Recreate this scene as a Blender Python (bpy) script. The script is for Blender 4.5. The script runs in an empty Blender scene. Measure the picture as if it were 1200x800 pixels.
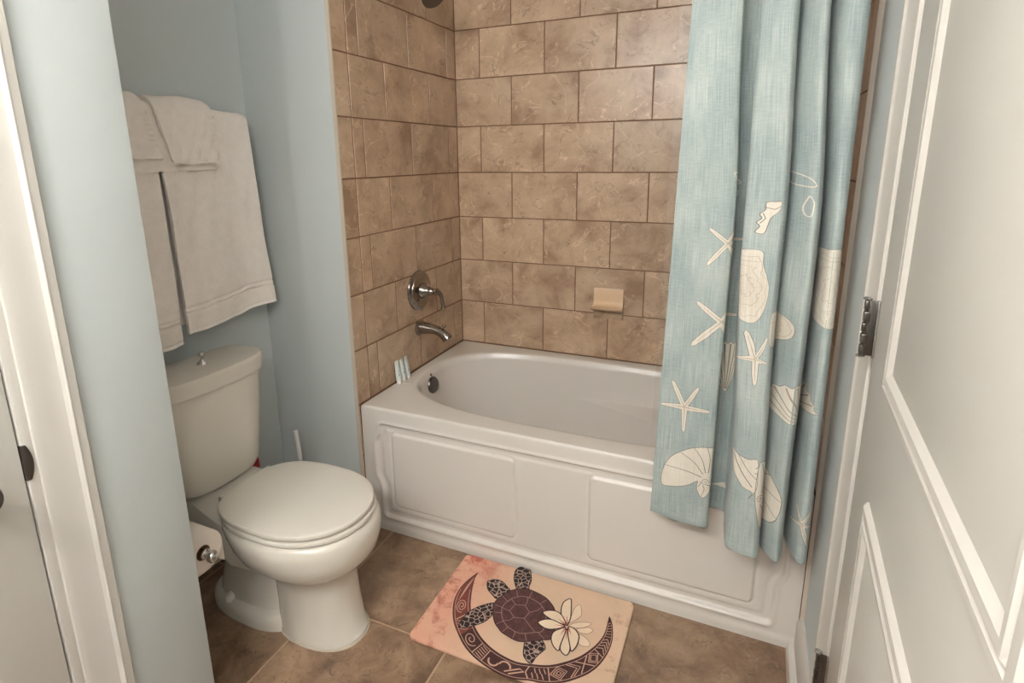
import bpy, bmesh, math, random
from mathutils import Vector, Matrix
random.seed(7)

# ------------------------------------------------------------------ camera
scene = bpy.context.scene
COL = scene.collection
CAM = (1.28938, -2.41717, 1.40812)
YAW, PITCH, ROLL, FPX = 0.41401, 0.22932, -0.01144, 660.477
cd = bpy.data.cameras.new('camera'); cam = bpy.data.objects.new('camera', cd); COL.objects.link(cam)
cd.sensor_width = 36.0; cd.lens = FPX / 1200 * 36.0
cd.shift_x = 10.29 / 1200; cd.shift_y = -60.667 / 1200
cd.clip_start = .02
fw = Vector((-math.sin(YAW) * math.cos(PITCH), math.cos(YAW) * math.cos(PITCH), -math.sin(PITCH)))
r0 = Vector((math.cos(YAW), math.sin(YAW), 0)); u0 = r0.cross(fw)
rt = math.cos(ROLL) * r0 + math.sin(ROLL) * u0; up = -math.sin(ROLL) * r0 + math.cos(ROLL) * u0
M = Matrix((rt, up, -fw)).transposed().to_4x4(); M.translation = Vector(CAM)
cam.matrix_world = M
scene.camera = cam
# ------------------------------------------------------------------ world, exposure
w = bpy.data.worlds.new('world'); scene.world = w; w.use_nodes = True
w.node_tree.nodes['Background'].inputs[0].default_value = (.9, .85, .78, 1)
w.node_tree.nodes['Background'].inputs[1].default_value = .25
vs = scene.view_settings
vs.view_transform = 'Standard'; vs.look = 'None'; vs.gamma = 1; vs.use_curve_mapping = False
vs.exposure = 1.15
BULB_STRENGTH = 127.0 * (.045 / .027) ** 2
BULBS = [(.40, -2.98, 2.16), (.78, -2.98, 2.16), (1.16, -2.98, 2.16)]
BULB_R = .027
CEIL = 2.44

# ------------------------------------------------------------------ helpers
def lin(r, g, b, a=1):
    f = lambda c: (c / 255) / 12.92 if c / 255 <= .04045 else ((c / 255 + .055) / 1.055) ** 2.4
    return (f(r), f(g), f(b), a)

def mat_new(name):
    m = bpy.data.materials.new(name); m.use_nodes = True
    nt = m.node_tree; b = nt.nodes['Principled BSDF']
    return m, nt, b

def simple(name, rgb, rough=.5, metal=0., spec=.5, coat=0., bump=0., bscale=200., var=0., vscale=6.):
    m, nt, b = mat_new(name)
    c = lin(*rgb)
    b.inputs['Base Color'].default_value = c
    b.inputs['Roughness'].default_value = rough; b.inputs['Metallic'].default_value = metal
    b.inputs['Specular IOR Level'].default_value = spec
    b.inputs['Coat Weight'].default_value = coat; b.inputs['Coat Roughness'].default_value = .08
    tc = nt.nodes.new('ShaderNodeTexCoord')
    if var > 0:
        n = nt.nodes.new('ShaderNodeTexNoise'); n.inputs['Scale'].default_value = vscale; n.inputs['Detail'].default_value = 5
        nt.links.new(tc.outputs['Object'], n.inputs['Vector'])
        rp = nt.nodes.new('ShaderNodeValToRGB')
        rp.color_ramp.elements[0].position = .3; rp.color_ramp.elements[1].position = .7
        rp.color_ramp.elements[0].color = (c[0] * (1 - var), c[1] * (1 - var), c[2] * (1 - var), 1)
        rp.color_ramp.elements[1].color = (min(1, c[0] * (1 + var)), min(1, c[1] * (1 + var)), min(1, c[2] * (1 + var)), 1)
        nt.links.new(n.outputs['Fac'], rp.inputs[0]); nt.links.new(rp.outputs[0], b.inputs['Base Color'])
    if bump > 0:
        n = nt.nodes.new('ShaderNodeTexNoise'); n.inputs['Scale'].default_value = bscale; n.inputs['Detail'].default_value = 3
        nt.links.new(tc.outputs['Object'], n.inputs['Vector'])
        bp = nt.nodes.new('ShaderNodeBump'); bp.inputs['Strength'].default_value = bump; bp.inputs['Distance'].default_value = .002
        nt.links.new(n.outputs['Fac'], bp.inputs['Height']); nt.links.new(bp.outputs[0], b.inputs['Normal'])
    return m

def stone(name, dark, mid, light, scale=5., vein=.5, rough=.35, cracks=.5, bump=.25):
    """glazed stone-look tile: clouds, pale veins and dark creases, shifted per tile"""
    m, nt, b = mat_new(name); L = nt.links; N = nt.nodes.new
    tc = N('ShaderNodeTexCoord'); oi = N('ShaderNodeObjectInfo')
    mul = N('ShaderNodeVectorMath'); mul.operation = 'SCALE'; mul.inputs[0].default_value = (37, 91, 53)
    L.new(oi.outputs['Random'], mul.inputs['Scale'])
    add = N('ShaderNodeVectorMath'); L.new(tc.outputs['Object'], add.inputs[0]); L.new(mul.outputs[0], add.inputs[1])
    n1 = N('ShaderNodeTexNoise'); n1.inputs['Scale'].default_value = scale; n1.inputs['Detail'].default_value = 9; n1.inputs['Roughness'].default_value = .62
    n1.inputs['Distortion'].default_value = .35
    L.new(add.outputs[0], n1.inputs['Vector'])
    rp = N('ShaderNodeValToRGB'); e = rp.color_ramp.elements
    e[0].position = .33; e[0].color = lin(*dark); e[1].position = .66; e[1].color = lin(*light)
    k = e.new(.5); k.color = lin(*mid)
    L.new(n1.outputs['Fac'], rp.inputs[0])
    def vmask(sc, w, off, dist):
        n = N('ShaderNodeTexNoise'); n.inputs['Scale'].default_value = sc; n.inputs['Detail'].default_value = 4; n.inputs['Distortion'].default_value = dist
        a = N('ShaderNodeVectorMath'); a.inputs[1].default_value = (off, off * 1.7, off * .3); L.new(add.outputs[0], a.inputs[0]); L.new(a.outputs[0], n.inputs['Vector'])
        s = N('ShaderNodeMath'); s.operation = 'SUBTRACT'; s.inputs[1].default_value = .5; L.new(n.outputs['Fac'], s.inputs[0])
        ab = N('ShaderNodeMath'); ab.operation = 'ABSOLUTE'; L.new(s.outputs[0], ab.inputs[0])
        mr = N('ShaderNodeMapRange'); mr.inputs['From Min'].default_value = 0; mr.inputs['From Max'].default_value = w
        mr.inputs['To Min'].default_value = 1; mr.inputs['To Max'].default_value = 0
        L.new(ab.outputs[0], mr.inputs['Value'])
        # break the line up
        n2 = N('ShaderNodeTexNoise'); n2.inputs['Scale'].default_value = sc * 1.6; L.new(a.outputs[0], n2.inputs['Vector'])
        m2 = N('ShaderNodeMapRange'); m2.inputs['From Min'].default_value = .46; m2.inputs['From Max'].default_value = .58; L.new(n2.outputs['Fac'], m2.inputs['Value'])
        mm = N('ShaderNodeMath'); mm.operation = 'MULTIPLY'; L.new(mr.outputs[0], mm.inputs[0]); L.new(m2.outputs[0], mm.inputs[1])
        return mm
    v = vmask(scale * 1.15, .016, 3.1, 1.0); c = vmask(scale * 1.3, .011, 11.7, 1.3); c2 = vmask(scale * 2.6, .012, 23.1, 1.0)
    def mix(fac_node, fac, a, colr):
        mx = N('ShaderNodeMixRGB'); f = N('ShaderNodeMath'); f.operation = 'MULTIPLY'; f.inputs[1].default_value = fac
        L.new(fac_node.outputs[0], f.inputs[0]); L.new(f.outputs[0], mx.inputs[0]); L.new(a, mx.inputs[1]); mx.inputs[2].default_value = colr
        return mx.outputs[0]
    lt = lin(*[min(255, q + 28) for q in light]); dk = lin(*[q * .72 for q in dark])
    col = mix(v, vein, rp.outputs[0], lt); col = mix(c, cracks, col, dk); col = mix(c2, cracks * .6, col, dk)
    # small tone change per tile
    hs = N('ShaderNodeHueSaturation'); mr = N('ShaderNodeMapRange'); mr.inputs['To Min'].default_value = .93; mr.inputs['To Max'].default_value = 1.06
    L.new(oi.outputs['Random'], mr.inputs['Value']); L.new(mr.outputs[0], hs.inputs['Value']); L.new(col, hs.inputs['Color'])
    L.new(hs.outputs[0], b.inputs['Base Color'])
    b.inputs['Roughness'].default_value = rough
    bp = N('ShaderNodeBump'); bp.inputs['Strength'].default_value = bump; bp.inputs['Distance'].default_value = .003
    L.new(n1.outputs['Fac'], bp.inputs['Height']); L.new(bp.outputs[0], b.inputs['Normal'])
    return m

PAINT = simple('blue_grey_wall_paint', (206, 212, 211), .75, bump=.12, bscale=260, var=.012)
CEILP = simple('ceiling_paint', (244, 241, 235), .8, bump=.1)
TRIMP = simple('white_trim_paint', (210, 205, 197), .5, spec=.2, bump=.03, bscale=90)
DOORP = simple('white_door_paint', (212, 208, 200), .42, bump=.05, bscale=160)
WTILE = stone('beige_wall_tile', (166, 136, 110), (198, 170, 142), (214, 188, 160), 6.0, .6, .3, .6)
FTILE = stone('brown_floor_tile', (110, 85, 66), (148, 120, 96), (172, 144, 117), 9.0, .3, .35, .7)
GROUT = simple('brown_grout', (132, 101, 77), .9, var=.12, vscale=25)
FGROUT = simple('floor_grout', (190, 162, 136), .9, var=.1, vscale=25)
CAULK = simple('caulk', (205, 192, 176), .6)
ACRYL = simple('white_acrylic', (228, 222, 214), .2, spec=.5, coat=.25)
CERAM = simple('white_vitreous_china', (226, 220, 208), .16, spec=.5, coat=.3)
SEATM = simple('white_seat_plastic', (228, 222, 210), .3)
CHROME = simple('chrome', (205, 203, 200), .1, metal=1)
NICKEL = simple('brushed_nickel', (156, 149, 142), .17, metal=1)
DARKM = simple('dark_nickel', (110, 105, 101), .35, metal=1)
SOAPM = simple('peach_ceramic', (228, 196, 160), .25, coat=.3)
TOWEL = simple('white_terry', (253, 243, 234), .95, spec=.1, bump=.8, bscale=190, var=.03, vscale=40)
PAPER = simple('toilet_paper', (238, 226, 214), .9, bump=.2, bscale=120)
CARD = simple('cardboard_core', (150, 124, 98), .9)
REDM = simple('red_plastic', (176, 16, 30), .4)
WPLAST = simple('white_plastic', (236, 232, 226), .35)
TUBEM = simple('pale_tube_plastic', (222, 228, 224), .35)
TEAL = simple('pale_teal_ink', (150, 186, 182), .5)
INK = simple('dark_ink', (40, 34, 34), .6)
GAPSHADE = simple('painted_gap_shade', (30, 28, 30), .9)  # near-black colour painted in for the shade behind the doors

def finish(o, smooth=None):
    me = o.data
    if smooth is not None:
        me.shade_smooth(); me.set_sharp_from_angle(angle=math.radians(smooth))
    return o

def link(name, me, mats, parent=None, smooth=None):
    o = bpy.data.objects.new(name, me); COL.objects.link(o)
    if not isinstance(mats, (list, tuple)): mats = [mats]
    if not me.materials:
        for m in mats: me.materials.append(m)
    if parent is not None: o.parent = parent
    return finish(o, smooth)

def obj(name, bm, mats, parent=None, smooth=None):
    bmesh.ops.recalc_face_normals(bm, faces=bm.faces[:])
    me = bpy.data.meshes.new(name); bm.to_mesh(me); bm.free()
    return link(name, me, mats, parent, smooth)

def tag(o, label=None, cat=None, group=None, kind=None):
    if label: o['label'] = label
    if cat: o['category'] = cat
    if group: o['group'] = group
    if kind: o['kind'] = kind
    return o

def empty(name, loc=(0, 0, 0), rotz=0.):
    o = bpy.data.objects.new(name, None); COL.objects.link(o); o.location = loc; o.rotation_euler = (0, 0, rotz)
    o.empty_display_size = .05
    return o

def box(bm, x0, x1, y0, y1, z0, z1, mi=0, bev=0.):
    vs_ = [bm.verts.new(p) for p in ((x0, y0, z0), (x1, y0, z0), (x1, y1, z0), (x0, y1, z0), (x0, y0, z1), (x1, y0, z1), (x1, y1, z1), (x0, y1, z1))]
    fs = []
    for q in ((0, 3, 2, 1), (4, 5, 6, 7), (0, 1, 5, 4), (1, 2, 6, 5), (2, 3, 7, 6), (3, 0, 4, 7)):
        f = bm.faces.new([vs_[i] for i in q]); f.material_index = mi; fs.append(f)
    if bev > 0:
        es = list({e for f in fs for e in f.edges})
        bmesh.ops.bevel(bm, geom=es, offset=bev, segments=2, affect='EDGES', profile=.5)
    return bm

def boxm(name, dims, m, parent=None, bev=0., smooth=None):
    bm = bmesh.new(); box(bm, *dims, bev=bev)
    return obj(name, bm, m, parent, smooth if smooth else (40 if bev else None))

def struct(o): o['kind'] = 'structure'; return o

def rings(bm, loops, cap0=True, cap1=True, closed=True, mi=0):
    vr = [[bm.verts.new(p) for p in lp] for lp in loops]
    n = len(vr[0])
    for a, b in zip(vr, vr[1:]):
        for i in range(n if closed else n - 1):
            j = (i + 1) % n
            f = bm.faces.new((a[i], a[j], b[j], b[i])); f.material_index = mi
    if cap0: bm.faces.new(vr[0][::-1]).material_index = mi
    if cap1: bm.faces.new(vr[-1]).material_index = mi
    return vr

def frame(d):
    d = Vector(d).normalized(); a = Vector((0, 0, 1)) if abs(d.z) < .95 else Vector((1, 0, 0))
    s = d.cross(a).normalized(); return s, s.cross(d).normalized()

def lathe(bm, profile, origin=(0, 0, 0), axis=(0, 0, 1), n=32, mi=0, cap0=True, cap1=True):
    """profile: (radius, distance along axis)"""
    ax = Vector(axis).normalized(); s, t = frame(ax); o = Vector(origin)
    loops = []
    for r, h in profile:
        loops.append([o + ax * h + (s * math.cos(2 * math.pi * i / n) + t * math.sin(2 * math.pi * i / n)) * max(r, 1e-5) for i in range(n)])
    return rings(bm, loops, cap0, cap1, mi=mi)

def tube(bm, pts, rad, n=14, mi=0, sq=None):
    pts = [Vector(p) for p in pts]
    if not isinstance(rad, (list, tuple)): rad = [rad] * len(pts)
    loops = []; s0 = None
    for i, p in enumerate(pts):
        d = (pts[min(i + 1, len(pts) - 1)] - pts[max(i - 1, 0)]).normalized()
        if s0 is None: s, t = frame(d)
        else:
            s = (s0 - d * s0.dot(d)).normalized(); t = s.cross(d).normalized()
        s0 = s
        loops.append([p + (s * math.cos(2 * math.pi * k / n) + t * math.sin(2 * math.pi * k / n)) * rad[i] for k in range(n)])
    return rings(bm, loops, mi=mi)

def smoothpath(P, n=8):
    out = []
    for i in range(len(P) - 1):
        a = P[max(i - 1, 0)]; b = P[i]; c = P[i + 1]; d = P[min(i + 2, len(P) - 1)]
        for k in range(n):
            f = k / n
            out.append(tuple(.5 * (2 * b[q] + (c[q] - a[q]) * f + (2 * a[q] - 5 * b[q] + 4 * c[q] - d[q]) * f * f + (3 * b[q] - a[q] - 3 * c[q] + d[q]) * f ** 3) for q in range(len(b))))
    out.append(tuple(P[-1])); return out

def prism_z(bm, poly, z0, z1, mi=0):
    return rings(bm, [[(x, y, z0) for x, y in poly], [(x, y, z1) for x, y in poly]], mi=mi)

def sstep(v): v = min(max(v, 0.), 1.); return v * v * (3 - 2 * v)

# ================================================================== THE SETTING
TH, TW, T0 = .20735, .30767, .7217        # wall tile height, width, first joint
W_TILE, H_TUB, W_TUB = .8443, .511, .831
XR = 1.522                                 # right wall plane
XL = .18                                   # left wall plane
YB = -3.10                                 # wall behind the camera
XA = -.405                                 # wall behind the toilet
YC = -1.673                                # outside corner of the left wall

def tile_mesh(name, w_, h_, t=.009, c=.0018, m=WTILE):
    bm = bmesh.new(); a, b_ = w_ / 2, h_ / 2
    r = lambda e, z: [(-a + e, -b_ + e, z), (a - e, -b_ + e, z), (a - e, b_ - e, z), (-a + e, b_ - e, z)]
    rings(bm, [r(0, 0), r(0, t - c), r(c * .35, t - c * .3), r(c, t)], cap0=False)
    bmesh.ops.recalc_face_normals(bm, faces=bm.faces[:])
    me = bpy.data.meshes.new(name); bm.to_mesh(me); bm.free(); me.materials.append(m)
    return me
_tc = {}
def tile(name, parent, p0, p1, plane, m=WTILE, gap=.0042, t=.009):
    """p0,p1: rectangle in the plane's own 2D coordinates"""
    a0, b0 = p0; a1, b1 = p1
    w_, h_ = a1 - a0 - gap, b1 - b0 - gap
    if w_ < .004 or h_ < .004: return
    key = (round(w_, 4), round(h_, 4), m.name)
    if key not in _tc: _tc[key] = tile_mesh(name, w_, h_, t, m=m)
    o = bpy.data.objects.new(name, _tc[key]); COL.objects.link(o); o.parent = parent
    ca, cb = (a0 + a1) / 2, (b0 + b1) / 2
    # plane -> origin, right, up, normal
    O, R_, U_ = plane; R_ = Vector(R_); U_ = Vector(U_); Nn = R_.cross(U_)
    mm = Matrix((R_, U_, Nn)).transposed().to_4x4(); mm.translation = Vector(O) + R_ * ca + U_ * cb
    tilt = Matrix.Rotation(random.uniform(-.0022, .0022), 4, 'X') @ Matrix.Rotation(random.uniform(-.0022, .0022), 4, 'Y')
    o.matrix_local = mm @ tilt
    return o

# floor
fl = struct(boxm('floor', (XA - .1, XR + .1, YB - .1, .1, -.06, -.0015), FGROUT))
FT = .457
for i in range(-3, 5):
    for j in range(-6, 3):
        x0, x1 = .115 + i * FT, .115 + (i + 1) * FT
        y1 = -1.222 + (j + 1) * FT; y0 = y1 - FT
        lo = XA if y0 > YC - .02 else XL + .002
        x0, x1 = max(x0, lo), min(x1, XR - .002); y0, y1 = max(y0, YB), min(y1, -.78)
        if x1 - x0 > .02 and y1 - y0 > .02:
            tile('floor_tile', fl, (x0, y0), (x1, y1), ((0, 0, -.009), (1, 0, 0), (0, 1, 0)), FTILE, gap=.005)
# ceiling
struct(boxm('ceiling', (XA - .2, XR + .3, YB - .2, .2, CEIL, CEIL + .08), CEILP))

# tiled walls around the tub
wb = struct(boxm('wall_back', (-.012, XR, .0022, .12, 0, CEIL), GROUT))
pl = ((0, .009, 0), (1, 0, 0), (0, 0, 1))
XT = 1.512
for k in range(-1, 8):
    z0 = T0 + k * TH if k >= 0 else H_TUB + .001
    z1 = min(T0 + (k + 1) * TH, CEIL)
    f = .12287 if k % 2 else .27653
    xs = [.0006] + [f + n * TW for n in range(6) if f + n * TW < XT - .03] + [XT - .0006]
    for a, b in zip(xs, xs[1:]): tile('wall_tile', wb, (a, z0), (b, z1), pl)
wfc = struct(boxm('wall_faucet', (-.012, -.0022, -.8425, .0022, 0, CEIL), GROUT))
plf = ((-.009, 0, 0), (0, 1, 0), (0, 0, 1))
YJ = {1: [-.8425, -.766, -.705, -.391, -.081, .0012], 0: [-.8425, -.766, -.560, -.239, .0012]}
for k in range(-1, 8):
    z0 = T0 + k * TH if k >= 0 else H_TUB + .001
    z1 = min(T0 + (k + 1) * TH, CEIL)
    ys = YJ[k % 2]
    for a, b in zip(ys, ys[1:]): tile('wall_tile', wfc, (a, z0), (b, z1), plf, gap=.0055)
tile('wall_tile', wfc, (-.8425, .30), (-.833, .5095), plf, gap=.003); tile('wall_tile', wfc, (-.8425, .093), (-.833, .30), plf, gap=.003)
tile('wall_tile', wfc, (-.8425, .0), (-.833, .093), plf, gap=.003)
wrt = struct(boxm('wall_tub_right', (XT + .0022, XR + .1, -.8425, .0022, 0, CEIL), GROUT))
plr = ((XT + .009, 0, 0), (0, -1, 0), (0, 0, 1))
for k in range(-1, 8):
    z0 = T0 + k * TH if k >= 0 else H_TUB + .001
    z1 = min(T0 + (k + 1) * TH, CEIL)
    ys = [-v for v in YJ[k % 2]][::-1]
    for a, b in zip(ys, ys[1:]): tile('wall_tile', wrt, (a, z0), (b, z1), plr)
for z0, z1 in ((.0, .12), (.12, .31), (.31, .5095)): tile('wall_tile', wrt, (.833, z0), (.8425, z1), plr, gap=.003)
# white edge strips where the tile meets the paint
struct(boxm('trim_1', (-.014, .0012, -.8462, -.8425, 0, CEIL), CAULK))
struct(boxm('trim_2', (XT - .0012, XR + .002, -.8472, -.8425, 0, CEIL), CAULK))

# painted walls
struct(boxm('wall_alcove_back', (XA - .12, -.012, -.8443, .12, 0, CEIL), PAINT))
struct(boxm('wall_alcove_left', (XA - .12, XA, -1.80, -.8443, 0, CEIL), PAINT))
struct(boxm('wall_alcove_front', (XA, XL - .125, -1.80, YC, 0, CEIL), PAINT))
DL0, DL1, DLZ = -2.72, -1.926, 2.06         # left doorway
bm = bmesh.new()
box(bm, XL - .125, XL, DL1, YC, 0, CEIL, bev=.004); box(bm, XL - .125, XL, DL0, DL1, DLZ, CEIL); box(bm, XL - .125, XL, YB, DL0, 0, CEIL)
struct(obj('wall_left', bm, PAINT, smooth=40))
struct(boxm('wall_behind_camera', (XA - .2, XR + .3, YB - .12, YB, 0, CEIL), PAINT))
struct(boxm('light_block_left', (XL - .20, XL - .13, DL0 - .3, DL1 + .12, 0, CEIL), GAPSHADE))  # added dark box closing off the left doorway, not a real hall wall
DR0, DR1, DRZ = -2.29, -1.292, 2.06         # right doorway
bm = bmesh.new()
box(bm, XR, XR + .12, DR1, -.8472, 0, CEIL); box(bm, XR, XR + .12, DR0, DR1, DRZ, CEIL); box(bm, XR, XR + .12, YB, DR0, 0, CEIL)
struct(obj('wall_right', bm, PAINT))
struct(boxm('light_block_right', (XR + .125, XR + .2, DR0 - .1, DR1 + .1, 0, CEIL), GAPSHADE))  # added unseen backing, keeps light from leaking in round the ajar door

# baseboards
def base_profile(h=.124, t=.016):
    return [(0, 0), (t + .019, 0), (t + .019, .006), (t + .016, .014), (t + .009, .019), (t, .021), (t, h - .030), (t - .003, h - .022), (t - .006, h - .012), (t - .009, h - .005), (t - .013, h), (0, h)]
def baseboard(name, p0, p1, nrm):
    bm = bmesh.new(); lp = []
    for p in (p0, p1): lp.append([(p[0] + nrm[0] * d, p[1] + nrm[1] * d, z) for d, z in base_profile()])
    rings(bm, lp); return struct(obj(name, bm, TRIMP, smooth=30))
baseboard('baseboard_right', (XR, -1.158), (XR, -.834), (-1, 0))
baseboard('baseboard_alcove_left', (XA, YC), (XA, -.8443), (1, 0))
baseboard('baseboard_alcove_back', (XA + .036, -.8443), (-.014, -.8443), (0, -1))
baseboard('baseboard_alcove_front', (XA + .036, YC), (XL, YC), (0, 1))
baseboard('baseboard_left', (XL, -1.850), (XL, YC), (1, 0))

# door casings: thickness profile along the wall, extruded up
def casing(name, plane_x, nrm, prof, z1):
    """prof: (y, thickness) from the wall corner round"""
    bm = bmesh.new(); poly = [(plane_x, prof[0][0])] + [(plane_x + nrm * t, y) for y, t in prof] + [(plane_x, prof[-1][0])]
    prism_z(bm, poly, 0, z1); return struct(obj(name, bm, TRIMP, smooth=22))
pc = [(-1.851, .0150), (-1.8525, .0165), (-1.866, .0175), (-1.8675, .0195), (-1.8695, .0195), (-1.871, .0160), (-1.875, .0125), (-1.882, .0112), (-1.900, .0108), (-1.918, .0102), (-1.926, .0095), (-1.9295, .0085), (-1.9305, .006)]
casing('trim_3', XL, 1, pc, DLZ + .08)
pr = [(-1.158, .0165), (-1.160, .0195), (-1.176, .0200), (-1.180, .0170), (-1.185, .0150), (-1.225, .0125), (-1.244, .0115), (-1.247, .008)]
casing('trim_4', XR, -1, pr, DRZ + .08)
# jambs
bm = bmesh.new(); box(bm, XL - .125, XL + .0035, -1.9475, DL1, 0, DLZ, bev=.0035); struct(obj('trim_5', bm, TRIMP, smooth=40))
bm = bmesh.new(); box(bm, XR - .006, XR + .12, DR1, -1.2465, 0, DRZ, bev=.004); struct(obj('trim_6', bm, TRIMP, smooth=40))

# ---- panelled door leaves
def door_leaf(root, width, height, panels, thick=.036, face=1):
    """local frame: u along +X from the hinge, face at y=0 towards -Y, slab behind"""
    bm = bmesh.new(); box(bm, 0, width, 0, thick, .008, height, bev=.002)
    obj('door_slab', bm, DOORP, root, smooth=40)
    prof = [(-.002, 0), (0, .004), (.004, .0075), (.014, .0085), (.0165, .0055), (.019, .0055), (.023, .0095), (.032, .0085), (.040, .003), (.044, 0), (.048, -.001)]
    for (u0_, u1_, z0_, z1_) in panels:
        bm = bmesh.new(); lp = []
        for ins, hgt in prof:
            lp.append([(u0_ + ins, -hgt, z0_ + ins), (u1_ - ins, -hgt, z0_ + ins), (u1_ - ins, -hgt, z1_ - ins), (u0_ + ins, -hgt, z1_ - ins)])
        rings(bm, lp, False, False)
        mo = obj('panel_moulding', bm, TRIMP, root, smooth=25)
        bm = bmesh.new(); box(bm, u0_ + .040, u1_ - .040, -.0022, .002, z0_ + .040, z1_ - .040, bev=.001); obj('door_panel', bm, DOORP, root, smooth=40)

# right door: hinged at its far edge, very slightly ajar
DA = math.radians(2.6)
d2 = empty('door_2', (1.506, -1.303, 0)); d2.rotation_euler = (0, 0, -math.pi / 2 - DA); struct(d2)
d2['label'] = 'white panelled door standing ajar on the right'
door_leaf(d2, .88, 2.03, [(.155, .724, 1.057, 1.90), (.155, .724, .20, .867)])
def hinge(root, z):
    """butt hinge: knuckles stand off the face on a bent leaf"""
    h = empty('hinge', (0, 0, z)); h.parent = root; h['label'] = 'chrome butt hinge'
    bm = bmesh.new()
    for k in range(5):
        z0 = -.050 + k * .020
        if k % 2 == 0: box(bm, -.014, .000, -.0225, -.0145, z0 + .0008, z0 + .0192, bev=.003)
        else: box(bm, -.014, .000, -.0225, -.0120, z0 + .0002, z0 + .0198, bev=.003)
    obj('hinge_knuckles', bm, DARKM, h, smooth=40)
    bm = bmesh.new(); box(bm, -.006, -.002, -.0155, -.0005, -.050, .050, bev=.001); obj('hinge_leaf', bm, DARKM, h, smooth=40)
    bm = bmesh.new(); box(bm, -.003, .008, -.0042, -.0002, -.051, .051, bev=.0015); obj('hinge_leaf', bm, CHROME, h, smooth=40)
    for s_ in (-1, 1):
        bm = bmesh.new(); lathe(bm, [(.006, 0), (.0075, .001), (.0075, .003), (.004, .005)], (-.007, -.0185, s_ * .0500), (0, 0, s_), n=18); obj('pin_end', bm, CHROME, h, smooth=40)
for z in (.372, 1.112, 1.85): hinge(d2, z)

# left door: closed, latch edge towards the corner
d1 = empty('door_1', (XL + .001, -1.9505, 0)); d1.rotation_euler = (0, 0, math.pi / 2); struct(d1)
d1['label'] = 'closed white door at the left edge'
def door_left():
    bm = bmesh.new(); box(bm, -.765, 0, 0, .036, .008, 2.03, bev=.002)
    obj('door_slab', bm, DOORP, d1, smooth=40)
    # knob
    k = empty('door_knob', (-.081, 0, .896)); k.parent = d1; k['label'] = 'dark round door knob'
    bm = bmesh.new(); lathe(bm, [(.032, 0), (.032, .003), (.028, .008), (.014, .011)], (0, 0, 0), (0, -1, 0), 28); obj('rosette', bm, DARKM, k, smooth=40)
    bm = bmesh.new(); lathe(bm, [(.011, .008), (.011, .028), (.019, .033), (.026, .043), (.0275, .052), (.024, .061), (.012, .067), (.001, .068)], (0, 0, 0), (0, -1, 0), 28); obj('knob', bm, DARKM, k, smooth=40)
    # strike plate lip wrapping the jamb
    bm = bmesh.new(); lp = []
    n = 14
    for i in range(n + 1):
        z = .876 + .064 * i / n; wd = .0125 * math.sin(math.pi * (.10 + .80 * i / n)) ** .8
        lp.append([(.0005, -.0035, z), (.003 + wd * .55, -.0062, z), (.003 + wd, -.0052, z), (.003 + wd, -.003, z), (.0005, .004, z)])
    rings(bm, lp); obj('strike_plate', bm, DARKM, d1, smooth=40)
door_left()

# ================================================================== BATHTUB
tub = empty('bathtub', (.752, -.4155, 0)); tag(tub, 'white alcove bathtub with moulded apron panels in the tiled recess', 'bathtub')
def T(o):   # parent while keeping world coordinates
    o.parent = tub; o.location = (-.752, .4155, 0); return o
X0, X1, Y0, Y1 = .001, 1.5108, -W_TUB, -.0015
OCX, OCY, OA, OB, ON = .738, -.405, .683, .342, 3.0
NR = 160
angs = sorted(set([2 * math.pi * i / NR for i in range(NR)] + [math.atan2(y - OCY, x - OCX) % (2 * math.pi) for x in (X0, X1) for y in (Y0, Y1)]))
def se(t, a, b, n=ON, cx=OCX, cy=OCY):
    c, s = math.cos(t), math.sin(t); r = (abs(c / a) ** n + abs(s / b) ** n) ** (-1 / n)
    return cx + r * c, cy + r * s
def rect(t, ins=0.):
    c, s = math.cos(t), math.sin(t); r = 1e9
    if c > 1e-9: r = min(r, (X1 - ins - OCX) / c)
    if c < -1e-9: r = min(r, (X0 + ins - OCX) / c)
    if s > 1e-9: r = min(r, (Y1 - ins - OCY) / s)
    if s < -1e-9: r = min(r, (Y0 + ins - OCY) / s)
    return OCX + r * c, OCY + r * s
loops = []
for ins, z in ((0., .480), (0., .498), (0., .5005), (.0008, .5052), (.0028, .5088), (.0062, .5108), (.009, .511), (.035, .5112)):
    loops.append([(*rect(t, ins), z) for t in angs])
KS = [.04 + .03 * i for i in range(12)] + [.385 + .006 * i for i in range(14)] + [.48 + .04 * i for i in range(14)]
def ARM(x): return .395
def inner(k):
    # k 0..1 down the wall
    z = .5105 - .405 * k
    a = OA - .012 * sstep(k / .05) - .075 * k ** 1.4 ; b = OB - .012 * sstep(k / .05) - .060 * k ** 1.3
    n = ON + .4 * k
    out = []
    for t in angs:
        x, y = se(t, a, b, n)
        # sloped backrest at the right end
        if x > OCX: x = OCX + (x - OCX) * (1 - .22 * k)
        # moulded arm rest swelling out of the back wall
        if y > OCY:
            grow = sstep((x - .60) / .50) * .120
            y -= grow * sstep((k - ARM(x)) / .045) * sstep((y - OCY) / .15)
        if y < OCY:
            grow = sstep((x - .60) / .50) * .06
            y += grow * sstep((k - ARM(x)) / .035) * sstep((OCY - y) / .15)
        out.append((x, y, z))
    return out
loops.append([(*se(t, OA + .020, OB + .018), .5112) for t in angs])
loops.append([(*se(t, OA + .008, OB + .007), .5111) for t in angs])
loops.append([(*se(t, OA + .002, OB + .002), .5100) for t in angs])
loops.append([(*se(t, OA - .004, OB - .004), .5070) for t in angs])
loops.append([(*se(t, OA - .007, OB - .007), .5000) for t in angs])
for k_ in KS: loops.append(inner(k_))
last = loops[-1]
for sc, z in ((.965, .092), (.90, .083), (.6, .079), (.2, .076)):
    loops.append([(OCX + (x - OCX) * sc, OCY + (y - OCY) * sc, z) for x, y, _ in last])
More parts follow.
